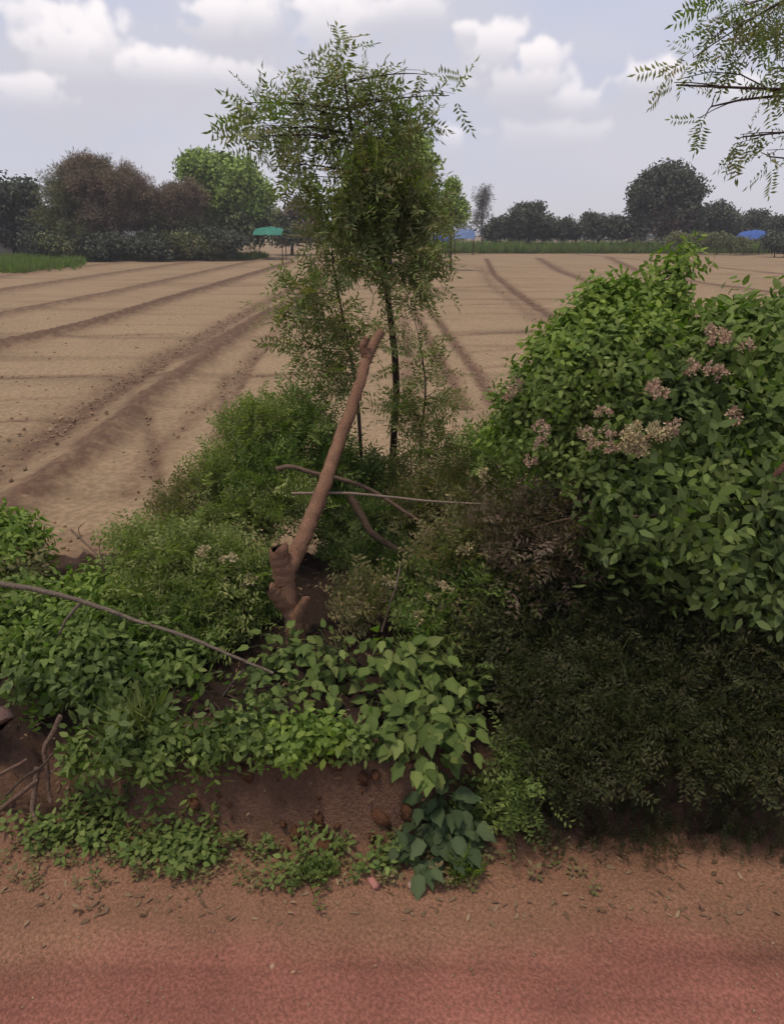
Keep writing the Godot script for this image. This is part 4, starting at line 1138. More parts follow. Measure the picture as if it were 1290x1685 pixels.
	plant("flowering_shrub", "dark green rounded shrub with beige dried flower heads at the right edge", "shrub", "", "ovate", "deep", 1.05, 0.15, Color(0.1, 0.068, 0.052),
		[[PackedVector3Array([Vector3(1.798, 0.343, -3.100), Vector3(1.695, 0.966, -3.200), Vector3(1.564, 1.456, -3.250), Vector3(1.502, 1.758, -3.300)]), 0.03, 0.01], [PackedVector3Array([Vector3(2.000, 0.343, -3.100), Vector3(1.985, 0.966, -3.200), Vector3(1.989, 1.575, -3.400), Vector3(1.934, 1.996, -3.500)]), 0.03, 0.01], [PackedVector3Array([Vector3(1.584, 0.423, -3.100), Vector3(1.391, 1.014, -3.100), Vector3(1.319, 1.282, -3.100)]), 0.024, 0.008]],
		[[Vector3(1.806, 1.934, -3.600), Vector3(0.116, 0.071, 0.220), 26, 5, "green"],
		[Vector3(1.873, 2.075, -3.600), Vector3(0.032, 0.051, 0.100), 6, 4, "green"],
		[Vector3(2.050, 1.997, -3.600), Vector3(0.096, 0.083, 0.250), 26, 5, "green"],
		[Vector3(1.613, 1.890, -3.400), Vector3(0.154, 0.111, 0.280), 40, 5, "green"],
		[Vector3(1.872, 1.829, -3.400), Vector3(0.217, 0.155, 0.300), 54, 5, "green"],
		[Vector3(1.555, 1.678, -3.250), Vector3(0.211, 0.151, 0.280), 54, 5],
		[Vector3(1.819, 1.598, -3.200), Vector3(0.225, 0.165, 0.300), 58, 5, "green"],
		[Vector3(1.322, 1.582, -3.150), Vector3(0.193, 0.148, 0.280), 50, 5],
		[Vector3(1.401, 1.397, -3.050), Vector3(0.221, 0.148, 0.280), 54, 5, "green"],
		[Vector3(1.673, 1.366, -3.050), Vector3(0.207, 0.163, 0.280), 54, 5],
		[Vector3(1.949, 1.315, -3.100), Vector3(0.151, 0.211, 0.280), 40, 5],
		[Vector3(1.218, 1.322, -3.000), Vector3(0.191, 0.132, 0.280), 50, 5],
		[Vector3(1.427, 1.183, -2.950), Vector3(0.235, 0.132, 0.280), 54, 5, "green"],
		[Vector3(1.704, 1.118, -2.950), Vector3(0.222, 0.148, 0.280), 50, 5],
		[Vector3(1.178, 1.137, -2.980), Vector3(0.164, 0.134, 0.250), 40, 5],
		[Vector3(1.934, 1.019, -2.950), Vector3(0.150, 0.180, 0.280), 40, 5],
		[Vector3(1.504, 1.004, -2.850), Vector3(0.234, 0.131, 0.250), 46, 5],
		[Vector3(1.763, 0.899, -2.800), Vector3(0.204, 0.131, 0.250), 40, 5],
		[Vector3(2.290, 1.767, -3.400), Vector3(0.218, 0.187, 0.300), 40, 5, "green"],
		[Vector3(2.250, 1.440, -3.200), Vector3(0.245, 0.214, 0.300), 50, 5],
		[Vector3(2.237, 1.128, -3.000), Vector3(0.240, 0.210, 0.300), 46, 5],
		[Vector3(2.598, 1.538, -3.300), Vector3(0.218, 0.218, 0.300), 40, 5, "green"],
		[Vector3(2.623, 1.183, -3.100), Vector3(0.245, 0.245, 0.300), 46, 5]], 138, [["flower", "flower", "blossoms", [Vector3(1.473, 2.048, -3.100), Vector3(1.503, 2.065, -3.100), Vector3(1.457, 2.060, -3.150), Vector3(1.609, 2.021, -3.100), Vector3(1.458, 1.920, -3.050), Vector3(1.484, 1.904, -3.050), Vector3(1.376, 1.922, -3.100), Vector3(1.528, 1.739, -2.900), Vector3(1.237, 1.711, -2.850), Vector3(1.185, 1.842, -2.950), Vector3(1.171, 1.858, -2.950)], 9, 0.03, 0.6], ["flower", "cream", "flower_heads", [Vector3(1.058, 1.691, -2.850), Vector3(1.076, 1.639, -2.840), Vector3(1.038, 1.622, -2.840), Vector3(1.111, 1.672, -2.840), Vector3(1.148, 1.694, -2.840), Vector3(1.107, 1.611, -2.840), Vector3(1.045, 1.666, -2.840), Vector3(1.178, 1.672, -2.840)], 9, 0.028, 0.65]], false)
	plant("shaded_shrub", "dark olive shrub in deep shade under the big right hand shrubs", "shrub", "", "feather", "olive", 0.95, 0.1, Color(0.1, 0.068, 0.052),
		[[PackedVector3Array([Vector3(1.235, 0.038, -2.600), Vector3(1.204, 0.373, -2.650), Vector3(1.238, 0.587, -2.750)]), 0.02, 0.008], [PackedVector3Array([Vector3(1.627, 0.133, -2.500), Vector3(1.612, 0.449, -2.600), Vector3(1.641, 0.691, -2.700)]), 0.02, 0.008], [PackedVector3Array([Vector3(0.870, -0.057, -2.700), Vector3(0.845, 0.331, -2.750)]), 0.016, 0.007]],
		[[Vector3(0.865, 0.483, -2.900), Vector3(0.204, 0.173, 0.250), 60, 13],
		[Vector3(1.144, 0.634, -2.950), Vector3(0.204, 0.172, 0.250), 60, 13],
		[Vector3(1.372, 0.733, -2.850), Vector3(0.226, 0.151, 0.250), 60, 13],
		[Vector3(1.611, 0.691, -2.700), Vector3(0.218, 0.160, 0.250), 60, 13],
		[Vector3(1.825, 0.656, -2.650), Vector3(0.172, 0.201, 0.250), 60, 13],
		[Vector3(0.701, 0.454, -2.550), Vector3(0.157, 0.172, 0.250), 60, 13],
		[Vector3(0.998, 0.451, -2.690), Vector3(0.223, 0.179, 0.250), 70, 13],
		[Vector3(1.271, 0.517, -2.650), Vector3(0.219, 0.175, 0.250), 70, 13],
		[Vector3(1.524, 0.489, -2.550), Vector3(0.214, 0.171, 0.250), 70, 13],
		[Vector3(1.740, 0.457, -2.460), Vector3(0.181, 0.181, 0.250), 60, 13],
		[Vector3(0.736, 0.399, -2.310), Vector3(0.147, 0.107, 0.200), 44, 13],
		[Vector3(0.981, 0.440, -2.340), Vector3(0.161, 0.108, 0.200), 44, 13],
		[Vector3(1.248, 0.432, -2.330), Vector3(0.174, 0.107, 0.200), 44, 13],
		[Vector3(1.516, 0.407, -2.320), Vector3(0.161, 0.107, 0.200), 40, 13],
		[Vector3(1.731, 0.357, -2.300), Vector3(0.134, 0.121, 0.200), 30, 13],
		[Vector3(0.575, 0.291, -2.260), Vector3(0.107, 0.134, 0.180), 34, 5, "green"],
		[Vector3(2.203, 0.657, -2.750), Vector3(0.237, 0.207, 0.250), 50, 9],
		[Vector3(2.074, 0.457, -2.460), Vector3(0.223, 0.167, 0.250), 46, 9],
		[Vector3(2.533, 0.764, -2.800), Vector3(0.237, 0.237, 0.250), 46, 9],
		[Vector3(2.502, 0.457, -2.590), Vector3(0.231, 0.174, 0.250), 40, 9]], 139, [], false)
	plant("overhanging_tree", "airy branches with small leaves hanging in at the top right corner", "tree", "", "pinnate", "neem", 0.8, -0.6, Color(0.12, 0.075, 0.06),
		[[PackedVector3Array([Vector3(4.416, 0.390, -4.400), Vector3(3.923, 1.693, -4.500), Vector3(3.369, 2.789, -4.500), Vector3(2.962, 3.411, -4.500), Vector3(2.540, 3.696, -4.500), Vector3(2.231, 3.723, -4.500)]), 0.09, 0.02]],
		[[Vector3(1.816, 3.612, -4.500), Vector3(0.122, 0.102, 0.200), 6, 2],
		[Vector3(2.042, 3.584, -4.500), Vector3(0.153, 0.119, 0.200), 9, 3],
		[Vector3(2.189, 3.612, -4.500), Vector3(0.122, 0.136, 0.200), 7, 3],
		[Vector3(1.674, 3.405, -4.400), Vector3(0.108, 0.047, 0.120), 4, 2],
		[Vector3(1.951, 3.440, -4.500), Vector3(0.155, 0.062, 0.150), 6, 2],
		[Vector3(1.601, 3.275, -4.400), Vector3(0.027, 0.075, 0.060), 2, 1],
		[Vector3(1.819, 3.171, -4.400), Vector3(0.062, 0.090, 0.100), 3, 2],
		[Vector3(2.180, 3.263, -4.500), Vector3(0.091, 0.056, 0.120), 3, 2],
		[Vector3(2.150, 3.362, -4.400), Vector3(0.048, 0.122, 0.100), 4, 2],
		[Vector3(2.029, 3.019, -4.400), Vector3(0.070, 0.070, 0.080), 3, 2],
		[Vector3(2.203, 2.917, -4.400), Vector3(0.078, 0.107, 0.100), 4, 2],
		[Vector3(2.300, 3.035, -4.400), Vector3(0.063, 0.140, 0.100), 4, 2],
		[Vector3(1.737, 3.673, -4.500), Vector3(0.047, 0.034, 0.100), 2, 2, "bright"]], 140, [], false)
	plant("added_undergrowth", "low dark green undergrowth added to darken the hollow behind the leaning trunk", "bush", "", "pinnate", "deep", 0.8, 0, Color(0.1, 0.068, 0.052),  # dark bush added to fill and shade the otherwise open, lit hollow
		[[PackedVector3Array([Vector3(-0.239, 0.198, -4.200), Vector3(-0.235, 0.392, -4.200), Vector3(-0.211, 0.533, -4.200)]), 0.014, 0.006], [PackedVector3Array([Vector3(0.191, 0.253, -4.100), Vector3(0.187, 0.488, -4.100)]), 0.014, 0.006]],
		[[Vector3(-0.188, 0.395, -4.100), Vector3(0.209, 0.105, 0.200), 22, 5],
		[Vector3(0.183, 0.469, -4.000), Vector3(0.183, 0.114, 0.200), 20, 5],
		[Vector3(-0.020, 0.395, -3.800), Vector3(0.157, 0.071, 0.150), 10, 4],
		[Vector3(-0.383, 0.442, -4.500), Vector3(0.203, 0.135, 0.250), 26, 5],
		[Vector3(-0.022, 0.467, -4.500), Vector3(0.225, 0.144, 0.250), 30, 5],
		[Vector3(0.287, 0.439, -4.400), Vector3(0.199, 0.155, 0.250), 26, 5],
		[Vector3(-0.204, 0.596, -4.600), Vector3(0.227, 0.136, 0.250), 26, 5],
		[Vector3(0.113, 0.596, -4.600), Vector3(0.227, 0.136, 0.250), 24, 5, "drygreen"],
		[Vector3(-0.468, 0.589, -4.500), Vector3(0.156, 0.134, 0.200), 16, 5]], 141, [], false)
	dead_branch("leaning_trunk", "bare leaning tree trunk with lopped top and knobbly forked base", "tree trunk", Color(0.3, 0.165, 0.105), [[PackedVector3Array([Vector3(-0.528, 0.390, -3.120), Vector3(-0.538, 0.527, -3.150), Vector3(-0.567, 0.663, -3.180), Vector3(-0.576, 0.783, -3.200), Vector3(-0.529, 0.882, -3.260), Vector3(-0.469, 1.000, -3.360), Vector3(-0.378, 1.198, -3.550), Vector3(-0.305, 1.385, -3.800), Vector3(-0.202, 1.637, -4.000), Vector3(-0.157, 1.786, -4.150), Vector3(-0.072, 1.937, -4.300)]), 0.058, 0.03], [PackedVector3Array([Vector3(-0.578, 0.746, -3.200), Vector3(-0.596, 0.875, -3.200), Vector3(-0.604, 0.958, -3.200)]), 0.062, 0.05], [PackedVector3Array([Vector3(-0.569, 0.612, -3.170), Vector3(-0.617, 0.716, -3.120), Vector3(-0.645, 0.779, -3.100)]), 0.05, 0.03], [PackedVector3Array([Vector3(-0.530, 0.547, -3.150), Vector3(-0.486, 0.635, -3.130), Vector3(-0.452, 0.709, -3.120)]), 0.04, 0.022], [PackedVector3Array([Vector3(-0.153, 1.793, -4.150), Vector3(-0.175, 1.859, -4.150), Vector3(-0.151, 1.917, -4.150)]), 0.032, 0.02]], 142, ["trunk", "stub"], "")
	dead_branch("dead_branch", "arched dry brown branch crossing behind the leaning trunk", "branch", Color(0.2, 0.13, 0.095), [[PackedVector3Array([Vector3(-0.712, 1.161, -3.900), Vector3(-0.617, 1.177, -3.900), Vector3(-0.488, 1.137, -3.900), Vector3(-0.320, 1.098, -3.900), Vector3(-0.133, 1.025, -3.900), Vector3(0.057, 0.914, -3.850), Vector3(0.227, 0.812, -3.800), Vector3(0.359, 0.702, -3.750)]), 0.016, 0.008]], 143, ["branch"], "")
	dead_branch("pale_twig", "long thin pale twig running level across the hollow", "branch", Color(0.33, 0.25, 0.19), [[PackedVector3Array([Vector3(-0.583, 1.108, -3.620), Vector3(-0.230, 1.108, -3.620), Vector3(0.195, 1.063, -3.620), Vector3(0.548, 1.048, -3.600), Vector3(0.890, 1.061, -3.550), Vector3(1.167, 1.103, -3.500), Vector3(1.307, 1.192, -3.200), Vector3(1.373, 1.241, -2.950)]), 0.008, 0.005]], 144, ["branch"], "")
	dead_branch("dead_branch", "thick brown branch sloping down into the dark hollow", "branch", Color(0.14, 0.095, 0.065), [[PackedVector3Array([Vector3(-0.280, 0.911, -4.100), Vector3(-0.200, 0.780, -4.050), Vector3(-0.120, 0.671, -4.000), Vector3(0.040, 0.584, -3.950), Vector3(0.218, 0.520, -3.900), Vector3(0.401, 0.472, -3.700)]), 0.028, 0.016]], 145, ["branch"], "")
	dead_branch("dead_branch", "long grey branch reaching in from the left edge over the bushes", "branch", Color(0.22, 0.17, 0.13), [[PackedVector3Array([Vector3(-2.186, 0.897, -3.020), Vector3(-1.998, 0.856, -3.000), Vector3(-1.820, 0.820, -3.000), Vector3(-1.613, 0.756, -3.000), Vector3(-1.427, 0.696, -2.980), Vector3(-1.350, 0.666, -2.970), Vector3(-1.051, 0.644, -2.850), Vector3(-0.798, 0.573, -2.780), Vector3(-0.582, 0.508, -2.720)]), 0.017, 0.007], [PackedVector3Array([Vector3(-1.599, 0.749, -3.000), Vector3(-1.670, 0.671, -2.950), Vector3(-1.721, 0.573, -2.920)]), 0.01, 0.005]], 146, ["branch", "side_twig"], "")
	dead_branch("dead_stick", "short pale stick standing in the dark hollow", "branch", Color(0.25, 0.18, 0.14), [[PackedVector3Array([Vector3(-0.057, 0.469, -3.150), Vector3(-0.017, 0.594, -3.200), Vector3(0.017, 0.708, -3.200), Vector3(0.043, 0.813, -3.250)]), 0.008, 0.005]], 147, ["branch"], "")
	dead_branch("dead_stick", "forked dry stick on the right shrub front", "branch", Color(0.2, 0.13, 0.095), [[PackedVector3Array([Vector3(1.087, 1.319, -2.780), Vector3(1.182, 1.325, -2.780), Vector3(1.250, 1.344, -2.750), Vector3(1.283, 1.286, -2.720), Vector3(1.314, 1.211, -2.700)]), 0.008, 0.006]], 148, ["branch"], "")
	dead_branch("dead_stick", "reddish branch at the right edge inside the flowering shrub", "branch", Color(0.17, 0.085, 0.065), [[PackedVector3Array([Vector3(1.655, 1.443, -2.750), Vector3(1.673, 1.520, -2.750), Vector3(1.705, 1.575, -2.750), Vector3(1.776, 1.698, -2.750)]), 0.02, 0.016]], 149, ["branch"], "")
	dead_branch("cut_log", "cut reddish log poking in at the left edge", "log", Color(0.2, 0.12, 0.1), [[PackedVector3Array([Vector3(-2.132, 0.558, -2.550), Vector3(-1.969, 0.528, -2.500), Vector3(-1.837, 0.493, -2.450), Vector3(-1.754, 0.473, -2.400)]), 0.055, 0.06]], 150, ["log"], "")
	dead_branch("brush_stick", "crooked upright stick in the brushwood at lower left", "branch", Color(0.24, 0.16, 0.115), [[PackedVector3Array([Vector3(-1.466, 0.530, -2.380), Vector3(-1.504, 0.456, -2.360), Vector3(-1.547, 0.382, -2.340), Vector3(-1.546, 0.286, -2.320), Vector3(-1.551, 0.181, -2.300), Vector3(-1.541, 0.129, -2.280)]), 0.012, 0.009], [PackedVector3Array([Vector3(-1.390, 0.382, -2.340), Vector3(-1.462, 0.322, -2.330), Vector3(-1.541, 0.254, -2.320)]), 0.008, 0.007]], 151, ["branch", "fork"], "")
	dead_branch("brush_stick", "bent stick leaning to the verge at lower left", "branch", Color(0.24, 0.16, 0.115), [[PackedVector3Array([Vector3(-1.587, 0.296, -2.320), Vector3(-1.598, 0.201, -2.280), Vector3(-1.604, 0.116, -2.240), Vector3(-1.568, 0.051, -2.200), Vector3(-1.567, -0.009, -2.140), Vector3(-1.555, -0.043, -2.070)]), 0.013, 0.008]], 152, ["branch"], "")
	dead_branch("brush_stick", "thick stick slanting in from the left edge above the verge", "branch", Color(0.21, 0.135, 0.1), [[PackedVector3Array([Vector3(-1.913, -0.001, -2.280), Vector3(-1.782, 0.085, -2.280), Vector3(-1.675, 0.172, -2.280), Vector3(-1.575, 0.258, -2.280)]), 0.014, 0.009]], 153, ["branch"], "")
	dead_branch("brush_stick", "short stick at the left edge above the slanting stick", "branch", Color(0.21, 0.135, 0.1), [[PackedVector3Array([Vector3(-1.861, 0.197, -2.320), Vector3(-1.750, 0.261, -2.320), Vector3(-1.625, 0.338, -2.320)]), 0.01, 0.007]], 154, ["branch"], "")
	dead_branch("brush_stick", "dark thin stick between the left brushwood sticks", "branch", Color(0.13, 0.09, 0.07), [[PackedVector3Array([Vector3(-1.752, 0.145, -2.300), Vector3(-1.646, 0.252, -2.300), Vector3(-1.557, 0.315, -2.300), Vector3(-1.489, 0.391, -2.300)]), 0.006, 0.005]], 155, ["branch"], "")
	dead_branch("dead_stick", "thin dark stick slanting through the shaded bush", "branch", Color(0.12, 0.1, 0.085), [[PackedVector3Array([Vector3(-0.851, 0.355, -2.720), Vector3(-0.781, 0.458, -2.720), Vector3(-0.723, 0.530, -2.720)]), 0.007, 0.005]], 156, ["branch"], "")
	dead_branch("thorn_twig", "dry thorny twig lying on the near edge of the field", "branch", Color(0.24, 0.17, 0.125), [[PackedVector3Array([Vector3(-2.708, 0.190, -5.150), Vector3(-2.586, 0.146, -5.050), Vector3(-2.433, 0.060, -4.950)]), 0.01, 0.007], [PackedVector3Array([Vector3(-2.411, 0.043, -4.950), Vector3(-2.406, 0.158, -5.000), Vector3(-2.318, 0.235, -5.050)]), 0.006, 0.003], [PackedVector3Array([Vector3(-2.433, 0.060, -4.950), Vector3(-2.489, 0.026, -4.950), Vector3(-2.765, 0.018, -5.000)]), 0.006, 0.003], [PackedVector3Array([Vector3(-2.586, 0.146, -5.050), Vector3(-2.619, 0.224, -5.100), Vector3(-2.558, 0.279, -5.100)]), 0.005, 0.003]], 157, ["branch", "side_twig"], "")
	dead_branch("thorn_twig", "curved dry twigs rising from the feathery bush", "branch", Color(0.2, 0.14, 0.1), [[PackedVector3Array([Vector3(-1.375, 0.606, -3.950), Vector3(-1.305, 0.694, -3.950), Vector3(-1.201, 0.737, -3.950), Vector3(-1.107, 0.694, -3.950)]), 0.006, 0.003], [PackedVector3Array([Vector3(-1.421, 0.671, -4.000), Vector3(-1.471, 0.749, -4.000), Vector3(-1.422, 0.823, -4.000)]), 0.005, 0.003]], 158, ["branch", "side_twig"], "")
	dead_branch("dry_stick", "thin dry stick in the brown thicket", "branch", Color(0.24, 0.15, 0.11), [[PackedVector3Array([Vector3(0.863, 0.798, -3.322), Vector3(1.050, 0.933, -3.292), Vector3(1.214, 1.120, -3.242)]), 0.006, 0.003]], 159, ["branch"], "dry sticks in the brown thicket")
	dead_branch("dry_stick", "thin dry stick in the brown thicket", "branch", Color(0.24, 0.15, 0.11), [[PackedVector3Array([Vector3(0.542, 0.899, -3.370), Vector3(0.757, 1.006, -3.340), Vector3(0.964, 1.074, -3.290)]), 0.006, 0.003]], 160, ["branch"], "dry sticks in the brown thicket")
	dead_branch("dry_stick", "thin dry stick in the brown thicket", "branch", Color(0.24, 0.15, 0.11), [[PackedVector3Array([Vector3(0.712, 1.116, -3.104), Vector3(0.859, 1.177, -3.074), Vector3(0.998, 1.216, -3.024)]), 0.006, 0.003]], 161, ["branch"], "dry sticks in the brown thicket")
	dead_branch("dry_stick", "thin dry stick in the brown thicket", "branch", Color(0.24, 0.15, 0.11), [[PackedVector3Array([Vector3(0.686, 0.709, -3.339), Vector3(0.891, 0.675, -3.309), Vector3(1.092, 0.608, -3.259)]), 0.006, 0.003]], 162, ["branch"], "dry sticks in the brown thicket")
	dead_branch("dry_stick", "thin dry stick in the brown thicket", "branch", Color(0.24, 0.15, 0.11), [[PackedVector3Array([Vector3(0.796, 1.139, -3.163), Vector3(0.875, 1.222, -3.133), Vector3(0.948, 1.281, -3.083)]), 0.006, 0.003]], 163, ["branch"], "dry sticks in the brown thicket")
	dead_branch("dry_stick", "thin dry stick in the brown thicket", "branch", Color(0.24, 0.15, 0.11), [[PackedVector3Array([Vector3(1.045, 0.770, -3.262), Vector3(1.162, 0.876, -3.232), Vector3(1.264, 1.009, -3.182)]), 0.006, 0.003]], 164, ["branch"], "dry sticks in the brown thicket")
	dead_branch("dry_stick", "thin dry stick in the brown thicket", "branch", Color(0.24, 0.15, 0.11), [[PackedVector3Array([Vector3(0.651, 0.682, -3.368), Vector3(0.830, 0.856, -3.338), Vector3(0.996, 1.008, -3.288)]), 0.006, 0.003]], 165, ["branch"], "dry sticks in the brown thicket")
	dead_branch("dry_stick", "thin dry stick in the brown thicket", "branch", Color(0.24, 0.15, 0.11), [[PackedVector3Array([Vector3(0.674, 1.111, -3.190), Vector3(0.785, 1.066, -3.160), Vector3(0.889, 1.043, -3.110)]), 0.006, 0.003]], 166, ["branch"], "dry sticks in the brown thicket")
	dead_branch("dry_stick", "thin dry stick in the brown thicket", "branch", Color(0.24, 0.15, 0.11), [[PackedVector3Array([Vector3(0.529, 0.815, -3.346), Vector3(0.673, 0.811, -3.316), Vector3(0.809, 0.814, -3.266)]), 0.006, 0.003]], 167, ["branch"], "dry sticks in the brown thicket")
	dead_branch("dry_stick", "thin dry stick in the brown thicket", "branch", Color(0.24, 0.15, 0.11), [[PackedVector3Array([Vector3(0.703, 0.882, -3.393), Vector3(0.900, 0.830, -3.363), Vector3(1.096, 0.731, -3.313)]), 0.006, 0.003]], 168, ["branch"], "dry sticks in the brown thicket")
	small_things()


# ---------------------------------------------------------------- far shelters, crops and small roadside things

func tarpaulin(called: String, label: String, tint: Color, where: Vector3, size: Vector3, seed_: int, arched: bool) -> void:
	rng.seed = seed_
	var lift := where.y
	var o := thing(called, label, "tarpaulin", Vector3(where.x, 0.03, where.z))
	var sh := Shape.new()
	var across := 16
	var deep := 8
	for r in deep + 1:
		for q in across + 1:
			var u := float(q) / across * 2.0 - 1.0
			var w := float(r) / deep * 2.0 - 1.0
			var y := sqrt(maxf(0.0, 1.0 - w * w * 0.95)) * (sqrt(maxf(0.0, 1.0 - pow(absf(u), 3.0))) if arched else 1.0 - 0.25 * u * u)
			y = size.y * (0.25 + 0.75 * y) * (1.0 + 0.10 * rng.randf_range(-1, 1))
			sh.v.append(Vector3(u * size.x * 0.5, lift + y, w * size.z * 0.5) + Vector3(rng.randf_range(-1, 1), 0, rng.randf_range(-1, 1)) * 0.06)
			sh.n.append(Vector3(u * 0.4, 1, w * 0.8).normalized())
			sh.c.append(tint * rng.randf_range(0.85, 1.1))
			if r < deep and q < across:
				var a := r * (across + 1) + q
				sh.i.append_array(PackedInt32Array([a, a + 1, a + across + 1, a + 1, a + across + 2, a + across + 1]))
	obj("sheet", sh.mesh(), mat.cloth, o)
	for sx in [-0.46, 0.46]:
		for sz in [-0.42, 0.42]:
			var p := Shape.new()
			p.tube(PackedVector3Array([Vector3(sx * size.x, -0.05, sz * size.z), Vector3(sx * size.x, lift + size.y * 0.4, sz * size.z)]), PackedFloat32Array([0.05, 0.05]), 6, Color(0.12, 0.09, 0.06), 0.0, rng)
			obj("pole", p.mesh(), mat.bark, o)


func far_things() -> void:
	tarpaulin("green_tarpaulin", "teal green tarpaulin shelter beside the trees left of the sapling", Color(0.07, 0.27, 0.20), Vector3(-12.5, 1.85, -74), Vector3(3.0, 1.25, 3), 501, false)
	tarpaulin("blue_tarpaulin", "deep blue tarpaulin low behind the sapling", Color(0.05, 0.08, 0.33), Vector3(6.3, 0.9, -92), Vector3(2.0, 1.7, 2), 502, false)
	tarpaulin("blue_tarpaulin", "pale blue tarpaulin right of the deep blue one", Color(0.16, 0.23, 0.42), Vector3(9.2, 1.2, -92), Vector3(2.6, 1.8, 2), 503, false)
	tarpaulin("blue_tent", "blue arched tent among the bushes at far right", Color(0.07, 0.14, 0.42), Vector3(46.6, 1.2, -93), Vector3(4.0, 1.7, 4), 504, true)
	# grey boundary wall at the far left, in bays
	var wall := thing("boundary_wall", "low grey boundary wall at the far left under the dark tree", "wall", Vector3(-45, 0.03, -83))
	var grey := StandardMaterial3D.new()
	grey.albedo_color = Color(0.42, 0.41, 0.40); grey.roughness = 0.95
	for k in 6:
		var bay := BoxMesh.new()
		bay.size = Vector3(2.85, 1.5, 0.2)
		obj("panel", bay, grey, wall, Vector3(-9.0 + 3.0 * k, 0.75, 0))
		var post := BoxMesh.new()
		post.size = Vector3(0.3, 1.75, 0.3)
		obj("post", post, grey, wall, Vector3(-7.5 + 3.0 * k, 0.875, 0))
	# crops and grass
	rng.seed = 601
	var spots := []
	for k in 5200:
		spots.append(Vector2(rng.randf_range(4, 84), 97.0 + 34.0 * pow(rng.randf(), 1.5) - 0.0))
	tufts("crop", "strip of green crop along the far edge of the field", "crop", "grass", "grass", spots, 6.0, 602)
	spots = []
	for k in 3800:
		var d := 47.0 + 30.0 * rng.randf() + 0.6 * rng.randfn()
		var x := rng.randf_range(-0.70, -0.40) * d - 2.0
		if x < -25.5 + 1.2 * rng.randfn() - (d - 55.0) * 0.06 and x > -0.75 * d - 4.0:
			spots.append(Vector2(x, d))
	tufts("meadow_grass", "green grass strip at the left edge before the trees", "grass", "grass", "grass", spots, 3.0, 603)
	spots = []
	for k in 1800:
		var d := rng.randf_range(68, 78)
		spots.append(Vector2(rng.randf_range(-34, -14), d + 4.0))
	tufts("rough_grass", "rough grass growing along the foot of the left trees", "grass", "grass", "green", spots, 3.0, 604)
	# a far wood closes the horizon
	rng.seed = 605
	var sh := Shape.new()
	for k in 2600:
		var x := rng.randf_range(-330, 330)
		var top := 5.5 + 3.0 * n_soft.get_noise_2d(x * 1.6, 3.0) + 2.0 * n_fine.get_noise_2d(x * 3.0, 9.0)
		spray(sh, "clump", "far_dark", Vector3(x, rng.randf() * maxf(1.0, top), -260.0 - rng.randf() * 14.0), rv(), 3.6)
	var wood := obj("distant_wood", sh.mesh(), mat.far_leaf, self)
	wood.set_meta("kind", "stuff")
	tag(wood, "thin dark line of distant woods on the horizon", "wood")


func weed(label: String, x: float, d: float, kind: String, palette: String, count: int, spread: float, size: float, seed_: int, group := "weeds on the verge") -> void:
	rng.seed = seed_
	var o := thing("weed", label, "weed", Vector3(x, ground(x, d), -d), group)
	var leaves := Shape.new()
	var stalks := Shape.new()
	for k in count:
		var p := Vector3(rng.randfn() * spread, 0, rng.randfn() * spread * 0.5)
		var y := ground(x + p.x, d - p.z) - ground(x, d)
		var tip := p * 1.25 + Vector3(0, y + rng.randf_range(0.01, 0.05) * size, 0)
		stalks.tube(PackedVector3Array([Vector3(0, -0.02, 0), Vector3(p.x * 0.7, y + 0.012, p.z * 0.7), tip]), PackedFloat32Array([0.002, 0.002, 0.0015]), 3, Color(0.08, 0.09, 0.04), 0.0, rng)
		spray(leaves, kind, palette, tip, Vector3.UP + rv(0.5), size)
	obj("stem", stalks.mesh(), mat.bark, o)
	obj("foliage", leaves.mesh(), mat.leaf, o)


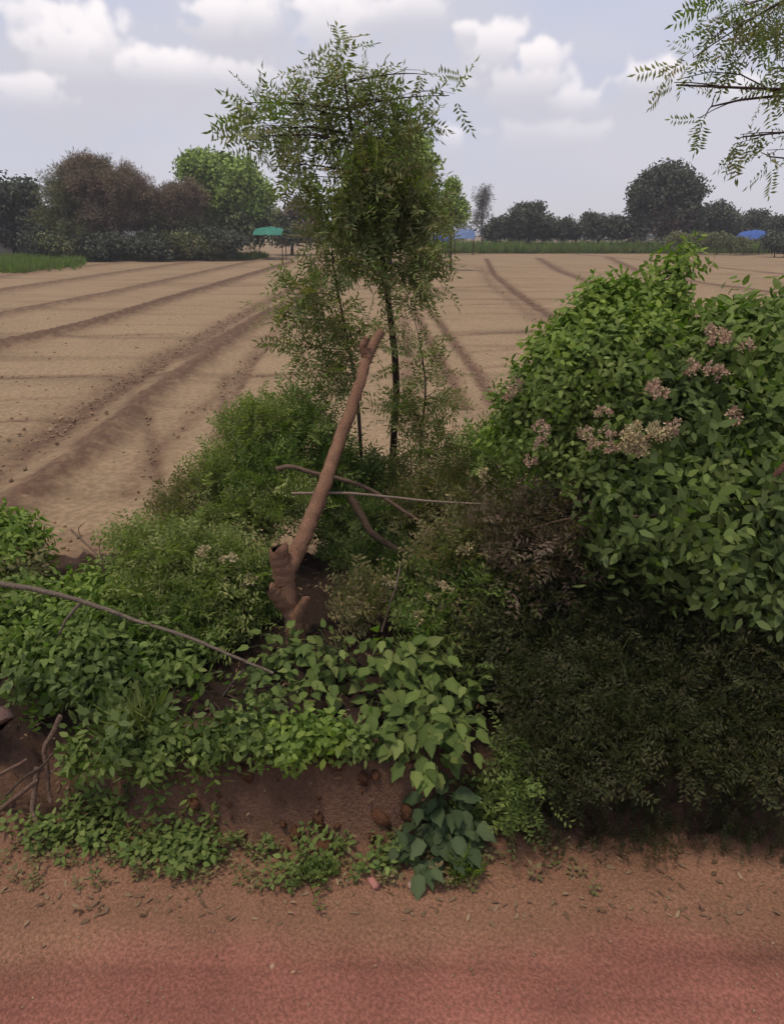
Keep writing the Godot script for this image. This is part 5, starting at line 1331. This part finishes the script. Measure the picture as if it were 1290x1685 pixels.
func small_things() -> void:
	# [x, d, kind, palette, count, spread, size]
	var named := [
		["bushy green weed at the foot of the bank at lower left", -0.92, 2.12, "herb", "green", 70, 0.09, 0.7],
		["low green weeds under the left brushwood sticks", -1.25, 2.25, "herb", "green", 50, 0.12, 0.7],
		["leafy weed mat spilling onto the verge at centre left", -0.38, 2.05, "herb", "green", 44, 0.11, 0.55],
		["green weed with long blades left of the bluish plant", -0.30, 1.98, "grass", "grass", 7, 0.04, 0.55],
		["upright green grass tuft right of the bluish plant", 0.30, 2.0, "grass", "bright", 9, 0.03, 0.6],
		["spiky grass tuft on the bank at lower left", -1.15, 2.42, "grass", "pale", 16, 0.06, 1.0],
		["small green weed beside the pink stone", 0.02, 2.08, "herb", "green", 14, 0.05, 0.7],
		["weed cluster climbing the right end of the cut bank", 0.42, 2.3, "herb", "green", 40, 0.09, 0.65],
		["weed cluster at the left edge by the slanting stick", -1.45, 2.2, "herb", "green", 40, 0.10, 0.7],
		["green weed at the left end of the cut bank", -1.02, 2.3, "herb", "green", 36, 0.08, 0.7],
	]
	for k in named.size():
		var w: Array = named[k]
		weed(w[0], w[1], w[2], w[3], w[4], w[5], w[6], w[7], 700 + k)
	rng.seed = 720
	var spots := []
	for k in 70:
		var x := rng.randf_range(-1.7, 0.8)
		for q in rng.randi_range(1, 5):
			spots.append(Vector2(x + rng.randfn() * 0.03, 1.93 + 0.25 * pow(rng.randf(), 0.7)))
	tufts("verge_weeds", "scattered tiny green seedlings on the brown verge below the bank", "weeds", "herb", "drygreen", spots, 0.42, 721)
	spots = []
	for k in 260:
		var x := rng.randf_range(0.45, 1.75)
		for q in 3:
			spots.append(Vector2(x + rng.randfn() * 0.04, 2.02 + 0.42 * pow(rng.randf(), 0.6)))
	tufts("dry_weeds", "thin olive weeds fading out onto the verge at lower right", "weeds", "feather", "olive", spots, 0.5, 722)
	# stones and litter on the verge
	rng.seed = 800
	for s in [["pinkish flat stone on the verge before the bluish plant", -0.075, 1.97, 0.030, Color(0.62, 0.42, 0.38)], ["small pale stone on the verge right of the pink stone", 0.075, 1.96, 0.016, Color(0.6, 0.48, 0.44)],
			["tiny pale stone on the red road edge", -0.44, 1.63, 0.012, Color(0.62, 0.5, 0.4)], ["tiny buff stone beside the road edge at left", -0.36, 1.61, 0.010, Color(0.6, 0.46, 0.36)]]:
		var m := StandardMaterial3D.new()
		m.albedo_color = s[4]; m.roughness = 0.9
		var o := obj("stone", clods[rng.randi() % 3], m, self, Vector3(s[1], ground(s[1], s[2]) + s[3] * 0.3, -s[2]))
		o.scale = Vector3(1.2, 0.6, 0.9) * s[3]
		o.rotation.y = rng.randf() * 6.0
		tag(o, s[0], "stone")
	# dead leaves on the bank and verge
	rng.seed = 820
	var sh := Shape.new()
	var t := {"v": PackedVector3Array(), "n": PackedVector3Array(), "i": PackedInt32Array(), "per": 6}
	blade(t, Vector3.ZERO, Vector3.UP, Vector3.BACK, 0.045, 0.024, true)
	for k in 2300:
		var d := 4.3 - 2.5 * pow(rng.randf(), 0.8)
		var x := rng.randf_range(-0.75, 0.7) * (d + 0.4)
		var y := Vector3(rng.randf_range(-1, 1), rng.randf_range(-0.1, 0.35), rng.randf_range(-1, 1)).normalized()
		var f := (Vector3.UP + rv(0.3)).normalized()
		var xx := y.cross(f).normalized()
		var cols := PackedColorArray()
		var c := Color(0.14, 0.085, 0.052).lerp(Color(0.30, 0.21, 0.13), rng.randf()) * rng.randf_range(0.6, 1.1)
		for q in 6:
			cols.append(c)
		sh.put(t, Transform3D(Basis(xx, y, xx.cross(y)).scaled_local(Vector3(rng.randf_range(0.3, 1.0), 1, 1) * rng.randf_range(0.35, 1.0)), Vector3(x, ground(x, d) + rough(x, d) + 0.006, -d)), cols)
	var litter := obj("leaf_litter", sh.mesh(), mat.petal, self)
	litter.set_meta("kind", "stuff")
	tag(litter, "dry brown leaf litter scattered over bank and verge", "litter")
